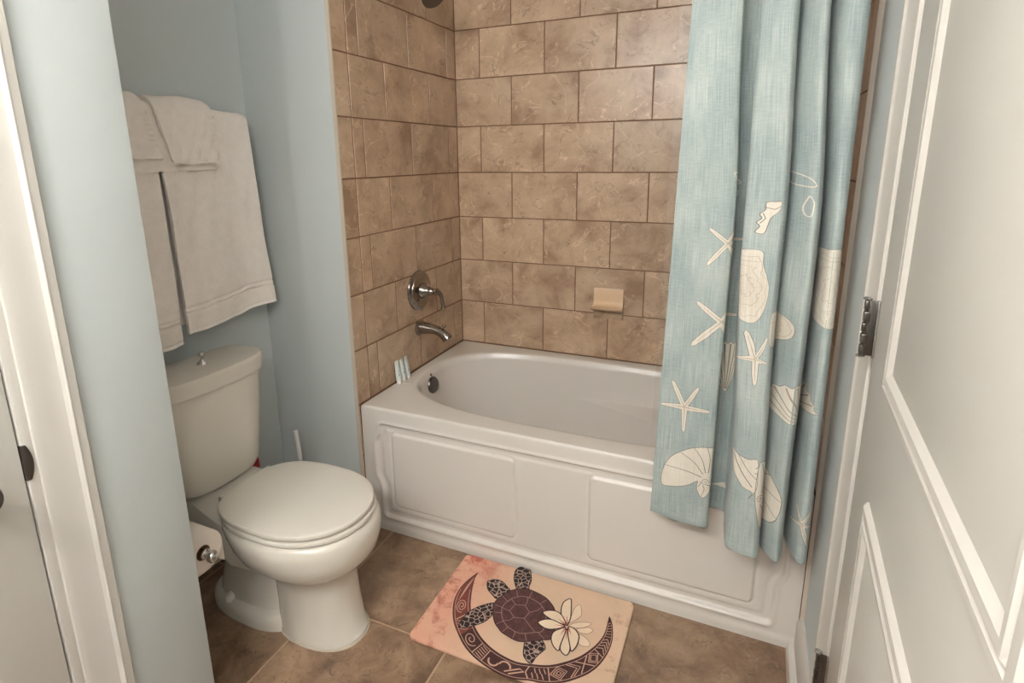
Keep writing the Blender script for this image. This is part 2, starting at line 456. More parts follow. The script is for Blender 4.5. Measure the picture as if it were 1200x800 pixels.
bm = bmesh.new(); rings(bm, loops, False, True)
T(obj('basin', bm, ACRYL, smooth=32))
# apron: moulded relief as a height field
def rrect(x, z, x0, x1, z0, z1, r):
    cx, cz = (x0 + x1) / 2, (z0 + z1) / 2
    dx, dz = abs(x - cx) - (x1 - x0) / 2 + r, abs(z - cz) - (z1 - z0) / 2 + r
    return math.hypot(max(dx, 0), max(dz, 0)) + min(max(dx, dz), 0) - r
def apron_h(x, z):
    bump = .022 * sstep((z - .185) / .06) * sstep((.415 - z) / .05)
    xl, xr = .081 - bump, 1.441 + bump * .9
    d = rrect(x, z, xl, xr, .062, .447, .016)
    h = 0.0
    h += .0035 * math.exp(-((d - .006) / .006) ** 2)                 # rolled bead round the field
    h -= .011 * sstep((.004 - d) / .012)
    h += .004 * sstep((-d - .018) / .012)                             # cove
    for a, b in ((.129, .622), (.886, 1.384)):
        e = rrect(x, z, a, b, .112, .414, .018)
        h += .006 * sstep((.003 - e) / .008) - .0022 * math.exp(-((e - .005) / .004) ** 2)
    h += .004 * sstep((.040 - z) / .02)                               # toe strip
    return h
def fine(a, b, step): n = max(1, round((b - a) / step)); return [a + (b - a) * i / n for i in range(n)]
xs = fine(X0, .05, .012) + fine(.05, .150, .003) + fine(.150, .60, .012) + fine(.60, .64, .0028) + fine(.64, .87, .012) + fine(.87, .905, .0028) + fine(.905, 1.365, .012) + fine(1.365, 1.475, .003) + fine(1.475, X1, .008) + [X1]
zs = fine(0, .03, .006) + fine(.03, .14, .003) + fine(.14, .395, .009) + fine(.395, .465, .0026) + fine(.465, .48, .005) + [.48]
bm = bmesh.new(); grid = [[bm.verts.new((x, Y0 - apron_h(x, z), z)) for x in xs] for z in zs]
for a, b in zip(grid, grid[1:]):
    for i in range(len(xs) - 1): bm.faces.new((a[i], a[i + 1], b[i + 1], b[i]))
back = [[bm.verts.new((x, Y0 + .03, z)) for x in (X0, X1)] for z in (0, .48)]
bm.faces.new((back[0][0], back[0][1], back[1][1], back[1][0]))
T(obj('apron', bm, ACRYL, smooth=50))
# overflow plate, drain, small label on the wall
bm = bmesh.new(); lathe(bm, [(.036, 0), (.037, .004), (.033, .010), (.018, .013), (.008, .0125), (.001, .013)], (.0745, -.433, .447), (1, -.08, .16), 32)
T(obj('overflow_plate', bm, DARKM, smooth=40))
bm = bmesh.new(); lathe(bm, [(.006, 0), (.006, .0012), (.001, .0014)], (.068, -.432, .492), (1, -.08, .3), 16)
T(obj('overflow_screw', bm, NICKEL, smooth=40))
bm = bmesh.new(); lathe(bm, [(.035, 0), (.035, .004), (.028, .006), (.001, .005)], (.25, OCY, .0775), (0, 0, 1), 32)
T(obj('drain', bm, CHROME, smooth=40))
# low raised ledge on the faucet end of the deck
bm = bmesh.new(); box(bm, .030, .072, -.598, -.575, .510, .5135, bev=.0012); T(obj('deck_ridge', bm, ACRYL, smooth=40))

# ================================================================== VALVE, SPOUT, SHOWER HEAD
VY, VZ = -.395, .857
v = empty('shower_valve', (0.0005, VY, VZ)); tag(v, 'round brushed nickel shower valve with lever handle on the tiled wall', 'valve')
bm = bmesh.new(); lathe(bm, [(.086, 0), (.088, .004), (.086, .010), (.078, .014), (.074, .0145), (.072, .018), (.058, .022), (.040, .023), (.036, .024)], axis=(1, 0, 0), n=48); obj('escutcheon', bm, NICKEL, v, smooth=35)
bm = bmesh.new(); lathe(bm, [(.036, .020), (.034, .030), (.027, .042), (.020, .052), (.017, .060), (.018, .064), (.017, .068), (.013, .074), (.013, .084), (.016, .088), (.015, .094), (.008, .098), (.001, .099)], axis=(1, 0, 0), n=32); obj('handle_hub', bm, NICKEL, v, smooth=40)
bm = bmesh.new(); tube(bm, smoothpath([(.088, .0, 0), (.094, .012, -.004), (.098, .024, -.022), (.099, .031, -.048), (.100, .035, -.074), (.100, .036, -.080)], 5), [.010] * 6 + [.009] * 5 + [.0078] * 5 + [.0085] * 5 + [.011] * 4 + [.008], 16); obj('lever', bm, NICKEL, v, smooth=50)
sp = empty('tub_spout', (0.0005, -.400, .692)); tag(sp, 'brushed nickel tub spout with small diverter knob below the valve', 'faucet')
bm = bmesh.new(); lathe(bm, [(.036, 0), (.037, .004), (.033, .009), (.031, .010)], axis=(1, 0, 0), n=32); obj('flange', bm, NICKEL, sp, smooth=40)
path = smoothpath([(.008, 0, 0), (.04, 0, 0), (.075, 0, -.002), (.108, 0, -.012), (.132, 0, -.028), (.142, 0, -.040)], 5)
rr = [.029 - .009 * sstep(i / 12) + .004 * sstep((i - 14) / 9) for i in range(len(path))]; rr[-1] *= .9
bm = bmesh.new(); tube(bm, path, rr, 24); obj('spout_body', bm, NICKEL, sp, smooth=50)
bm = bmesh.new(); lathe(bm, [(.004, 0), (.004, .018), (.0075, .021), (.0085, .026), (.006, .031), (.001, .0325)], (.122, 0, -.004), (0.12, 0, 1), 18); obj('diverter_knob', bm, NICKEL, sp, smooth=40)
sh = empty('overhead_shower', (0.0005, -.405, 2.06)); tag(sh, 'dark nickel shower head at the top edge of the tiled wall', 'shower head')
bm = bmesh.new(); lathe(bm, [(.03, 0), (.03, .004), (.018, .012), (.011, .013)], axis=(1, 0, 0), n=28); obj('flange', bm, NICKEL, sh, smooth=40)
bm = bmesh.new(); tube(bm, smoothpath([(.005, 0, 0), (.05, 0, .004), (.09, -.006, -.008), (.118, -.012, -.034)], 6), .0095, 16); obj('arm', bm, NICKEL, sh, smooth=50)
bm = bmesh.new(); lathe(bm, [(.012, -.012), (.014, 0), (.018, .010), (.034, .026), (.044, .040), (.047, .046), (.046, .051), (.040, .053), (.001, .0525)], (.116, -.012, -.032), (.62, -.22, -.76), 32); obj('head', bm, DARKM, sh, smooth=40)

# ================================================================== SOAP DISH
sd = empty('soap_dish', (.741, -.001, .70)); tag(sd, 'peach ceramic soap dish set into the beige back wall tiles', 'soap dish')
bm = bmesh.new(); box(bm, -.067, .067, -.006, .004, .0, .140, bev=.0025); obj('back_plate', bm, WTILE, sd, smooth=40)
bm = bmesh.new(); lp = []
prof = [(-.005, .139), (-.009, .141), (-.011, .136), (-.0112, .105), (-.0118, .084), (-.0150, .070), (-.023, .062), (-.038, .060), (-.048, .064), (-.053, .068), (-.057, .066), (-.0555, .059), (-.046, .050), (-.026, .046), (-.012, .048), (-.005, .056)]
for i in range(17):
    s = -1 + 2 * i / 16; e = 1 - .06 * abs(s) ** 6
    lp.append([(.066 * s * (1 + .09 * max(0, (-y - .013) / .04)), y * (1 + .16 * (1 - s * s) if y < -.015 else 1), .09 + (z - .09) * (1 - .03 * abs(s) ** 8)) for y, z in prof])
rings(bm, lp); obj('tray', bm, SOAPM, sd, smooth=45)

# ================================================================== TRAVEL TUBES
def bottle(x, y, lean, label, rot):
    o = empty('travel_bottle', (x, y, H_TUB + .0008), rot); o.rotation_euler = (0, lean, rot)
    tag(o, label, 'bottle', 'travel bottles on the tub deck')
    bm = bmesh.new(); lathe(bm, [(.0092, 0), (.0098, .001), (.0098, .013), (.0092, .0142)], n=20); obj('cap', bm, WPLAST, o, smooth=40)
    bm = bmesh.new(); lp = []
    for z, a, b in ((.0142, .0102, .0102), (.017, .0112, .0112), (.04, .0112, .0105), (.065, .0116, .0078), (.085, .0122, .0035), (.093, .0125, .0014), (.097, .0125, .0012)):
        lp.append([(b * math.cos(2 * math.pi * i / 20), a * math.sin(2 * math.pi * i / 20), z) for i in range(20)])
    rings(bm, lp); obj('tube_body', bm, TUBEM, o, smooth=40)
    bm = bmesh.new()
    for z0, z1, wd in ((.028, .060, .0022),):
        lp = []
        for z in (z0, (z0 + z1) / 2, z1):
            b = .0112 - .0027 * sstep((z - .03) / .05)
            lp.append([(b * math.cos(a) * 1.02, .0115 * math.sin(a) * 1.02, z) for a in (-.62, -.54, -.46)])
        rings(bm, lp, False, False, closed=False)
    obj('lettering', bm, TEAL, o)
    bm = bmesh.new(); lathe(bm, [(.0022, 0), (.0022, .0006), (.0001, .0007)], (.0108 * math.cos(-.5), .0112 * math.sin(-.5), .040), (math.cos(-.5), math.sin(-.5), 0), 12); obj('logo_mark', bm, INK, o)
    return o
bottle(.0225, -.606, -.09, 'white travel bottle on the tub deck nearest the apron edge', -.1)
bottle(.0240, -.574, -.09, 'white travel bottle standing between two others on the tub deck', .05)
bottle(.0255, -.543, -.09, 'white travel bottle on the tub deck nearest the drain overflow', .1)

# ================================================================== TOILET
TY = -1.286
to = empty('toilet', (.0, TY, 0)); tag(to, 'white two-piece toilet with closed lid in the alcove', 'toilet')
def egg(xf, xb, b, z, n=2.2, nb=2.6, N=64, cx=None, y0=0.):
    """plan outline: front at xf, back at xb, half width b"""
    c = cx if cx is not None else xf - b * 1.05
    out = []
    for i in range(N):
        t = 2 * math.pi * i / N; co, si = math.cos(t), math.sin(t)
        if co >= 0:
            a = xf - c; k = n
        else:
            a = c - xb; k = nb
        r = (abs(co / a) ** k + abs(si / b) ** k) ** (-1 / k)
        out.append((c + r * co, y0 + r * si, z))
    return out
# bowl: foot, column, trapway and rim in one skin
bm = bmesh.new()
cxb = .135
rings(bm, [egg(.312, .030, .098, .0, cx=.17), egg(.313, .028, .099, .012, cx=.17), egg(.304, .030, .096, .020, cx=.17), egg(.292, .034, .095, .10, cx=.165), egg(.282, .034, .098, .18, cx=.16), egg(.285, .028, .105, .220, cx=.155),
           egg(.303, .005, .124, .240, cx=.15), egg(.330, -.025, .150, .262, cx=.14), egg(.352, -.05, .172, .290, cx=.135), egg(.362, -.07, .184, .325, cx=.13), egg(.365, -.085, .188, .355, cx=.125), egg(.362, -.10, .187, .378, cx=.12), egg(.354, -.11, .180, .390, cx=.12), egg(.340, -.11, .170, .394, cx=.12)])
# rear shelf under the tank
def sl(x, b, zb, zt, N=20):
    out = []
    for i in range(N):
        t = 2 * math.pi * i / N; co, si = math.cos(t), math.sin(t)
        r = (abs(co) ** 5 + abs(si) ** 5) ** (-1 / 5)
        out.append((x, b * r * co, (zb + zt) / 2 + (zt - zb) / 2 * r * si))
    return out
rings(bm, [sl(-.345, .095, .33, .405), sl(-.335, .112, .315, .408), sl(-.20, .122, .300, .408), sl(-.11, .140, .262, .402), sl(-.03, .150, .225, .394), sl(.06, .120, .20, .390)])
# trapway body behind the column
rings(bm, [egg(.10, -.235, .085, .0, cx=-.06, nb=3), egg(.10, -.225, .080, .06, cx=-.06, nb=3), egg(.10, -.205, .070, .16, cx=-.06), egg(.10, -.19, .072, .25, cx=-.06), egg(.10, -.20, .085, .33, cx=-.06)])
# foot flange
rings(bm, [egg(.12, -.262, .108, .0, cx=-.03, nb=2.6), egg(.12, -.262, .108, .022, cx=-.03), egg(.12, -.255, .102, .042, cx=-.03), egg(.12, -.243, .090, .052, cx=-.03)])
obj('bowl', bm, CERAM, to, smooth=50)
bm = bmesh.new(); rings(bm, [egg(.318, .03, .102, .0002, cx=.17), egg(.317, .03, .101, .004, cx=.17)]); obj('caulk_line', bm, CAULK, to, smooth=40)
for s_ in (-1, 1):
    bm = bmesh.new(); lathe(bm, [(.016, 0), (.0165, .010), (.014, .018), (.008, .023), (.001, .0245)], (-.135, s_ * .083, .046), n=24); obj('bolt_cap', bm, WPLAST, to, smooth=50)
# seat and lid
def slab(name, xf, xb, b, z0, z1, r, m, dome=0.):
    bm = bmesh.new(); lp = []
    for q, zz in ((r, z0), (r * .3, z0 + r * .3), (0, z0 + r), (0, z1 - r), (r * .3, z1 - r * .3), (r, z1), (r * 3, z1 + dome * .35), (r * 8, z1 + dome)):
        lp.append(egg(xf - q, xb + q, b - q, zz, n=2.15, nb=2.9, cx=.13))
    rings(bm, lp); return obj(name, bm, m, to, smooth=35)
slab('seat', .352, -.098, .181, .3965, .4105, .004, SEATM)
slab('lid', .346, -.106, .179, .4150, .4305, .0045, SEATM, .0022)
for s_ in (-1, 1):
    bm = bmesh.new(); tube(bm, [(-.102, s_ * .075 - .02, .418), (-.102, s_ * .075 + .02, .418)], .010, 16); obj('lid_hinge', bm, SEATM, to, smooth=40)
# tank
def tank_ring(z, xb, xf, b, bow, N=48):
    """plan: rounded back at xb, bowed front reaching xf in the middle"""
    xc = xb + (xf - xb) * .48; pts = []
    for i in range(N):
        t = 2 * math.pi * i / N; co, si = math.cos(t), math.sin(t)
        a, k = ((xf - xc), 3.0) if co >= 0 else ((xc - xb), 4.0)
        r = (abs(co / a) ** k + abs(si / b) ** k) ** (-1 / k)
        pts.append((xc + r * co, r * si, z))
    return pts
tk = empty('tank', (0, 0, 0)); tk.parent = to
bm = bmesh.new(); rings(bm, [tank_ring(.412, -.315, -.172, .125, .020), tank_ring(.418, -.322, -.160, .138, .023), tank_ring(.440, -.326, -.152, .148, .026), tank_ring(.52, -.328, -.150, .163, .028), tank_ring(.65, -.330, -.148, .182, .032), tank_ring(.748, -.332, -.147, .191, .034)])
obj('tank_body', bm, CERAM, tk, smooth=40)
bm = bmesh.new(); rings(bm, [tank_ring(.741, -.332, -.142, .196, .036), tank_ring(.744, -.336, -.136, .201, .038), tank_ring(.782, -.338, -.133, .204, .039), tank_ring(.790, -.337, -.1345, .2025, .039), tank_ring(.7945, -.334, -.139, .198, .038), tank_ring(.7965, -.31, -.165, .17, .03)])
obj('tank_lid', bm, CERAM, tk, smooth=35)
bm = bmesh.new(); lathe(bm, [(.017, 0), (.016, .002), (.009, .008), (.0055, .014), (.005, .019), (.0075, .022), (.0100, .028), (.0095, .034), (.006, .038), (.001, .039)], (-.236, .010, .796), n=28); obj('flush_knob', bm, CHROME, tk, smooth=50)

# toilet brush behind the toilet
tb = empty('toilet_brush', (-.225, -.925, .0005)); tag(tb, 'slim white toilet brush handle standing behind the toilet', 'toilet brush')
bm = bmesh.new(); lathe(bm, [(.042, 0), (.044, .004), (.046, .10), (.043, .17), (.036, .172), (.034, .165)], n=28); obj('holder', bm, WPLAST, tb, smooth=40)
bm = bmesh.new(); tube(bm, smoothpath([(0, 0, .10), (-.004, 0, .20), (-.010, .002, .30), (-.018, .004, .372), (-.020, .004, .392), (-.021, .004, .400)], 4), [.007] * 8 + [.0085] * 8 + [.009] * 3 + [.007, .002], 14); obj('handle', bm, WPLAST, tb, smooth=50)
rb = empty('red_canister', (-.318, -1.092, .0005)); tag(rb, 'red object peeking out behind the toilet tank', 'container')
bm = bmesh.new(); lathe(bm, [(.036, 0), (.039, .004), (.040, .02), (.040, .30), (.038, .345), (.030, .365)], n=32); obj('body', bm, REDM, rb, smooth=40)
bm = bmesh.new(); lathe(bm, [(.020, .362), (.020, .385), (.018, .388), (.001, .388)], n=24); obj('cap', bm, REDM, rb, smooth=40)

# toilet paper on its holder
PX, PY, PZ = .05, -1.600, .455
th_ = empty('paper_holder', (PX, YC, PZ)); tag(th_, 'chrome toilet paper holder with round knob end on the alcove wall', 'paper holder')
bm = bmesh.new(); lathe(bm, [(.022, 0), (.022, .004), (.014, .010), (.008, .012)], (-.078, .0005, 0), (0, 1, 0), 24); tube(bm, smoothpath([(-.078, .008, 0), (-.078, .06, 0), (-.074, .070, 0), (-.062, .073, 0)], 5), .007, 14); obj('bracket', bm, CHROME, th_, smooth=40)
bm = bmesh.new(); tube(bm, [(-.066, .073, 0), (.066, .073, 0)], .0075, 14); obj('bar', bm, CHROME, th_, smooth=40)
bm = bmesh.new(); lathe(bm, [(.009, 0), (.013, .003), (.013, .006), (.008, .009), (.0075, .012), (.0125, .016), (.0155, .023), (.0150, .030), (.010, .036), (.001, .038)], (.058, .073, 0), (1, 0, 0), 24); obj('end_knob', bm, CHROME, th_, smooth=40)
tp = empty('toilet_roll', (PX, PY, PZ)); tag(tp, 'white toilet paper roll beside the toilet, half hidden by the wall corner', 'toilet paper')
bm = bmesh.new(); N_ = 40
def rollring(r, x): return [(x, r * math.cos(2 * math.pi * i / N_), r * math.sin(2 * math.pi * i / N_)) for i in range(N_)]
rings(bm, [rollring(.0195, -.052), rollring(.053, -.052), rollring(.0555, -.0505), rollring(.0555, .0505), rollring(.053, .052), rollring(.0195, .052), rollring(.0195, -.052)], False, False); obj('roll', bm, PAPER, tp, smooth=40)
bm = bmesh.new(); rings(bm, [rollring(.0195, -.0525), rollring(.0195, .0525), rollring(.0185, .0525), rollring(.0185, -.0525), rollring(.0195, -.0525)], False, False); obj('core', bm, CARD, tp, smooth=40)
bm = bmesh.new(); lp = []
for x in (-.0505, .0505): lp.append([(x, .0562 * math.cos(a), .0562 * math.sin(a)) for a in [math.radians(150 - 10 * i) for i in range(16)]] + [(x, .0562, -.03), (x, .057, -.052), (x, .056, -.062)])
rings(bm, lp, False, False, closed=False); t_ = obj('loose_sheet', bm, PAPER, tp, smooth=40)
md = t_.modifiers.new('thick', 'SOLIDIFY'); md.thickness = .0006

# ================================================================== TOWELS
XBAR, ZBAR = XA + .062, 1.545
tr = empty('towel_bar', (XA, -1.12, ZBAR)); tag(tr, 'wall-mounted towel bar under the draped white towels', 'towel bar')
bm = bmesh.new(); tube(bm, [(.062, -.52, 0), (.062, .205, 0)], .0085, 16); obj('bar', bm, CHROME, tr, smooth=40)
for y in (-.50, .19):
    bm = bmesh.new(); lathe(bm, [(.022, 0.0005), (.022, .006), (.011, .012), (.010, .055), (.013, .062), (.010, .072)], (0, y, 0), (1, 0, 0), 24); obj('bracket', bm, CHROME, tr, smooth=40)

def towel(name, ytop, ybot, zf, zb, rad, th, label, group, bands=(), seed=0, wav=.004, flare=0., fringe=None, yback=None):
    """draped over the bar: ytop/ybot = (y0,y1) at the bar and at the front hem; zf/zb hem heights front/back (zf may be a pair y0,y1)"""
    rnd = random.Random(seed); ph = [rnd.uniform(0, 6.28) for _ in range(6)]
    if not isinstance(zf, tuple): zf = (zf, zf)
    NY = 56; rows = []
    for j in range(NY + 1):
        s = j / NY; prof = []
        zfj = zf[0] + (zf[1] - zf[0]) * s
        nb = 14; fl_ = [i / 48 * .8 for i in range(1, 49)] + [.8 + .2 * i / 60 for i in range(1, 61)]
        for i in range(nb): prof.append((-rad, zb + (ZBAR - zb) * i / nb, 1 - i / nb, 0))
        for i in range(13):
            a = math.pi * (1 - i / 12); prof.append((rad * math.cos(a), ZBAR + rad * math.sin(a), 0 if i < 6 else 0.0, 1))
        for f in fl_:
            prof.append((rad, ZBAR + (zfj - ZBAR) * f, f, 2))
        row = []
        for dx, z, f, side in prof:
            y0 = ytop[0] + (ybot[0] - ytop[0]) * f; y1 = ytop[1] + (ybot[1] - ytop[1]) * f
            if side == 0 and yback: y0 = ytop[0] + (yback[0] - ytop[0]) * f; y1 = ytop[1] + (yback[1] - ytop[1]) * f
            elif side == 0: y0, y1 = ytop
            y = y0 + (y1 - y0) * s
            x = XBAR + dx
            if side == 2:
                x += flare * f + wav * sstep((f - .22) * 2.5) * (math.sin(9 * s + 3 * f + ph[0]) + .6 * math.sin(17 * s - 5 * f + ph[1])) + .0012 * sstep(f * 4) * math.sin(31 * s + 14 * f + ph[2])
                for (b0, b1, amp) in bands:
                    hz = z - zfj
                    if b0 - .008 < hz < b1 + .008: x += amp * sstep((hz - b0 + .004) / .004) * sstep((b1 + .004 - hz) / .004)
                z += .004 * math.sin(6 * s + ph[3]) * f
            if side == 1: z += .003 * math.sin(8 * s + ph[4]) - .006 * (sstep((s - .93) / .07) + sstep((.07 - s) / .07))
            e = min(s, 1 - s)
            if fringe and side == 2 and s > .9 and f > 0: x += .0012 * math.sin(f * 160)
            row.append((x, y, z))
        rows.append(row)
    bm = bmesh.new(); vr = [[bm.verts.new(p) for p in r] for r in rows]
    for a, b in zip(vr, vr[1:]):
        for i in range(len(a) - 1): bm.faces.new((a[i], b[i], b[i + 1], a[i + 1]))
    o = obj(name, bm, TOWEL, smooth=60)
    md = o.modifiers.new('pile', 'SOLIDIFY'); md.thickness = th; md.offset = 1 if False else 0
    mb = o.modifiers.new('round', 'BEVEL'); mb.width = th * .3; mb.segments = 2; mb.limit_method = 'ANGLE'; mb.angle_limit = 1.0
    tag(o, label, 'towel', group); return o
G_ = 'white towels draped over the towel bar'
BD = ((.062, .070, -.0040), (.078, .086, -.0040), (.008, .011, -.002))
towel('bath_towel', (-1.262, -.925), (-1.247, -.893), (.876, .902), .897, .0195, .012, 'large white bath towel hanging nearest the corner, above the toilet tank', G_, BD, 3, .005, .012, None, (-1.247, -.872))
towel('bath_towel', (-1.625, -1.272), (-1.615, -1.272), .850, .88, .0195, .011, 'large white bath towel half hidden by the left wall corner', G_, BD, 5, .004, .006)
towel('hand_towel', (-1.56, -1.085), (-1.56, -1.082), (1.362, 1.386), 1.40, .0345, .011, 'white hand towel laid across both bath towels', G_, ((.012, .016, -.001), ), 8, .002, .002)
towel('washcloth', (-1.275, -1.082), (-1.238, -1.079), (1.406, 1.398), 1.43, .0495, .012, 'small white washcloth on top, nearest the corner', G_, ((.006, .009, -.001), ), 11, .0022, .002, True)
towel('washcloth', (-1.50, -1.302), (-1.50, -1.272), (1.400, 1.424), 1.43, .0495, .012, 'small white washcloth on top, cut off by the left wall corner', G_, ((.006, .009, -.001), ), 13, .002, .002, True)
# curtain surface, shared
CTRL=[(1.0899, -0.9176), (1.1217, -0.9253), (1.1649, -0.9349), (1.2082, -0.9387), (1.238, -0.936), (1.2475, -0.922), (1.236, -0.875), (1.242, -0.85), (1.272, -0.846), (1.291, -0.856), (1.2935, -0.905), (1.2967, -0.982), (1.3169, -1.0041), (1.3477, -1.0137), (1.3708, -1.008), (1.3785, -0.962), (1.3765, -0.925), (1.3855, -0.958), (1.4131, -1.006), (1.4285, -1.0022), (1.4365, -0.945), (1.431, -0.885), (1.4405, -0.88), (1.4475, -0.932), (1.4631, -0.982), (1.4775, -0.9887), (1.4881, -0.9724), (1.492, -0.9435)]
def cr(P,t):
    n=len(P)-1; i=min(int(t),n-1); f=t-i
    a=P[max(i-1,0)];b=P[i];c=P[i+1];d=P[min(i+2,n)]
    return tuple(.5*((2*b[k])+(c[k]-a[k])*f+(2*a[k]-5*b[k]+4*c[k]-d[k])*f*f+(3*b[k]-a[k]-3*c[k]+d[k])*f**3) for k in (0,1))
_N=900
_pts=[cr(CTRL,i/_N*(len(CTRL)-1)) for i in range(_N+1)]
_len=[0.]
for i in range(_N): _len.append(_len[-1]+math.hypot(_pts[i+1][0]-_pts[i][0],_pts[i+1][1]-_pts[i][1]))
CUR_L=_len[-1]; CUR_Z0=.40; CUR_Z1=2.10
def prof(u):
    u=min(max(u,0),CUR_L); lo,hi=0,_N
    while hi-lo>1:
        m=(lo+hi)//2
        if _len[m]<=u: lo=m
        else: hi=m
    f=(u-_len[lo])/max(_len[hi]-_len[lo],1e-9); a=_pts[lo];b=_pts[hi]
    return a[0]+(b[0]-a[0])*f, a[1]+(b[1]-a[1])*f
def curtain(u,z,off=0.):
    x,y=prof(u); e=.0015; x0,y0=prof(u-e); x1,y1=prof(u+e)
    nx,ny=(y1-y0),-(x1-x0); l=math.hypot(nx,ny) or 1; nx/=l; ny/=l
    k=(z-CUR_Z0)/(1.768-CUR_Z0)
    s=(x-1.0899)/(1.492-1.0899)
    xl=1.0899+(1.1245-1.0899)*k; xr=1.492+(1.482-1.492)*k
    X=xl+(xr-xl)*s; Y=-.93+(y+.93)*(1-.12*k)
    sm=lambda v:(lambda w:w*w*(3-2*w))(min(max(v,0.),1.))
    X+=-.027*sm((k-.6)/.4)*sm(s/.2)*sm((1-s)/.12)-.014*math.exp(-((s-.70)/.05)**2-((k-.5)/.35)**2)-.030*math.exp(-((s-.525)/.05)**2-((k-.6)/.28)**2)
    Y+=.0035*math.sin(3.1*z+u*9)+.002*math.sin(7.3*z+u*23); X+=.0035*math.sin(2.3*z+u*14)*min(1,s*6)*min(1,(1-s)*6)
    return X+nx*off,Y+ny*off,z

# ================================================================== SHOWER CURTAIN
def linen(name, ca, cb, cc, rough=.85):
    m, nt, b = mat_new(name); L = nt.links; N = nt.nodes.new
    uv = N('ShaderNodeUVMap'); uv.uv_map = 'cloth'
    def streak(sx, sy):
        mp = N('ShaderNodeMapping'); mp.inputs['Scale'].default_value = (sx, sy, 1); L.new(uv.outputs[0], mp.inputs[0])
        n = N('ShaderNodeTexNoise'); n.inputs['Scale'].default_value = 1; n.inputs['Detail'].default_value = 4; L.new(mp.outputs[0], n.inputs['Vector']); return n
    a = streak(420, 10); c = streak(40, 380); d = streak(7, 5)
    s1 = N('ShaderNodeMath'); wk = N('ShaderNodeMath'); wk.operation = 'MULTIPLY_ADD'; wk.inputs[1].default_value = .55; wk.inputs[2].default_value = .225; L.new(c.outputs['Fac'], wk.inputs[0])
    L.new(a.outputs['Fac'], s1.inputs[0]); L.new(wk.outputs[0], s1.inputs[1])
    s2 = N('ShaderNodeMath'); L.new(s1.outputs[0], s2.inputs[0]); L.new(d.outputs['Fac'], s2.inputs[1])
    mr = N('ShaderNodeMapRange'); mr.inputs['From Min'].default_value = 1.15; mr.inputs['From Max'].default_value = 1.85; L.new(s2.outputs[0], mr.inputs[0])
    rp = N('ShaderNodeValToRGB'); e = rp.color_ramp.elements; e[0].position = 0; e[0].color = lin(*ca); e[1].position = 1; e[1].color = lin(*cc); k = e.new(.5); k.color = lin(*cb)
    L.new(mr.outputs[0], rp.inputs[0]); L.new(rp.outputs[0], b.inputs['Base Color'])
    b.inputs['Roughness'].default_value = rough; b.inputs['Specular IOR Level'].default_value = .2
    b.inputs['Sheen Weight'].default_value = .15
    bp = N('ShaderNodeBump'); bp.inputs['Strength'].default_value = .35; bp.inputs['Distance'].default_value = .001
    L.new(s1.outputs[0], bp.inputs['Height']); L.new(bp.outputs[0], b.inputs['Normal'])
    return m
CLOTH = linen('aqua_linen', (142, 157, 159), (170, 181, 178), (196, 203, 197))
PCREAM = linen('cream_print', (212, 202, 184), (228, 220, 206), (238, 232, 220))
PGREY = linen('grey_print_line', (126, 126, 118), (138, 136, 126), (150, 148, 138))
PRIB = linen('tan_rib_print', (156, 146, 128), (168, 158, 140), (180, 170, 152))
PTAN = linen('tan_print_line', (190, 178, 160), (200, 188, 170), (208, 198, 182))

UKN = [0.0, 0.0323, 0.0774, 0.1205, 0.1504, 0.1697, 0.2178, 0.2444, 0.2757, 0.2986, 0.3472, 0.4255, 0.4564, 0.4887, 0.5147, 0.5613, 0.5984, 0.6333, 0.6883, 0.7096, 0.7684, 0.8281, 0.8466, 0.8999, 0.9519, 0.9697, 0.99, 1.0189]
sc_ = empty('shower_curtain', (1.29, -.92, CUR_Z0)); tag(sc_, 'aqua blue fabric shower curtain printed with cream shells and starfish', 'shower curtain')
def CU(u, z, off=0.):
    x, y, zz = curtain(u, z, off); return (x - 1.29, y + .92, zz - CUR_Z0)
def cloth_uv(bm, uvs, layer='cloth'):
    l = bm.loops.layers.uv.new(layer)
    for f in bm.faces:
        for lo in f.loops: lo[l].uv = uvs[lo.vert]
U7, U10 = UKN[6], UKN[10]
def RAISE(u): return .012 * sstep((u - U7) / .02) * sstep((U10 - u) / .02)
NU, NV = 420, 90
bm = bmesh.new(); uvs = {}; g = []
for j in range(NV + 1):
    z = CUR_Z0 + (CUR_Z1 - CUR_Z0) * j / NV; row = []
    for i in range(NU + 1):
        u = CUR_L * i / NU
        zz = z + RAISE(u) * max(0, 1 - j / 12) + (.0025 * math.sin(u * 70) + .0016 * math.sin(u * 151 + 1) if j == 0 else 0)
        v_ = bm.verts.new(CU(u, zz)); uvs[v_] = (u, z); row.append(v_)
    g.append(row)
for a, b in zip(g, g[1:]):
    for i in range(NU): bm.faces.new((a[i], a[i + 1], b[i + 1], b[i]))
cloth_uv(bm, uvs)
o = obj('cloth', bm, CLOTH, sc_, smooth=80)
md = o.modifiers.new('thick', 'SOLIDIFY'); md.thickness = .0012; md.offset = 0
# stitched hem along the bottom
bm = bmesh.new(); uvs = {}; g = []
for off_, z in ((.0007, CUR_Z0 + .001), (.0016, CUR_Z0 + .004), (.0016, CUR_Z0 + .020), (.0007, CUR_Z0 + .023)):
    row = []
    for i in range(NU + 1):
        u = CUR_L * i / NU; v_ = bm.verts.new(CU(u, z + RAISE(u), off_)); uvs[v_] = (u, z); row.append(v_)
    g.append(row)
for a, b in zip(g, g[1:]):
    for i in range(NU): bm.faces.new((a[i], a[i + 1], b[i + 1], b[i]))
cloth_uv(bm, uvs); obj('hem', bm, CLOTH, sc_, smooth=80)

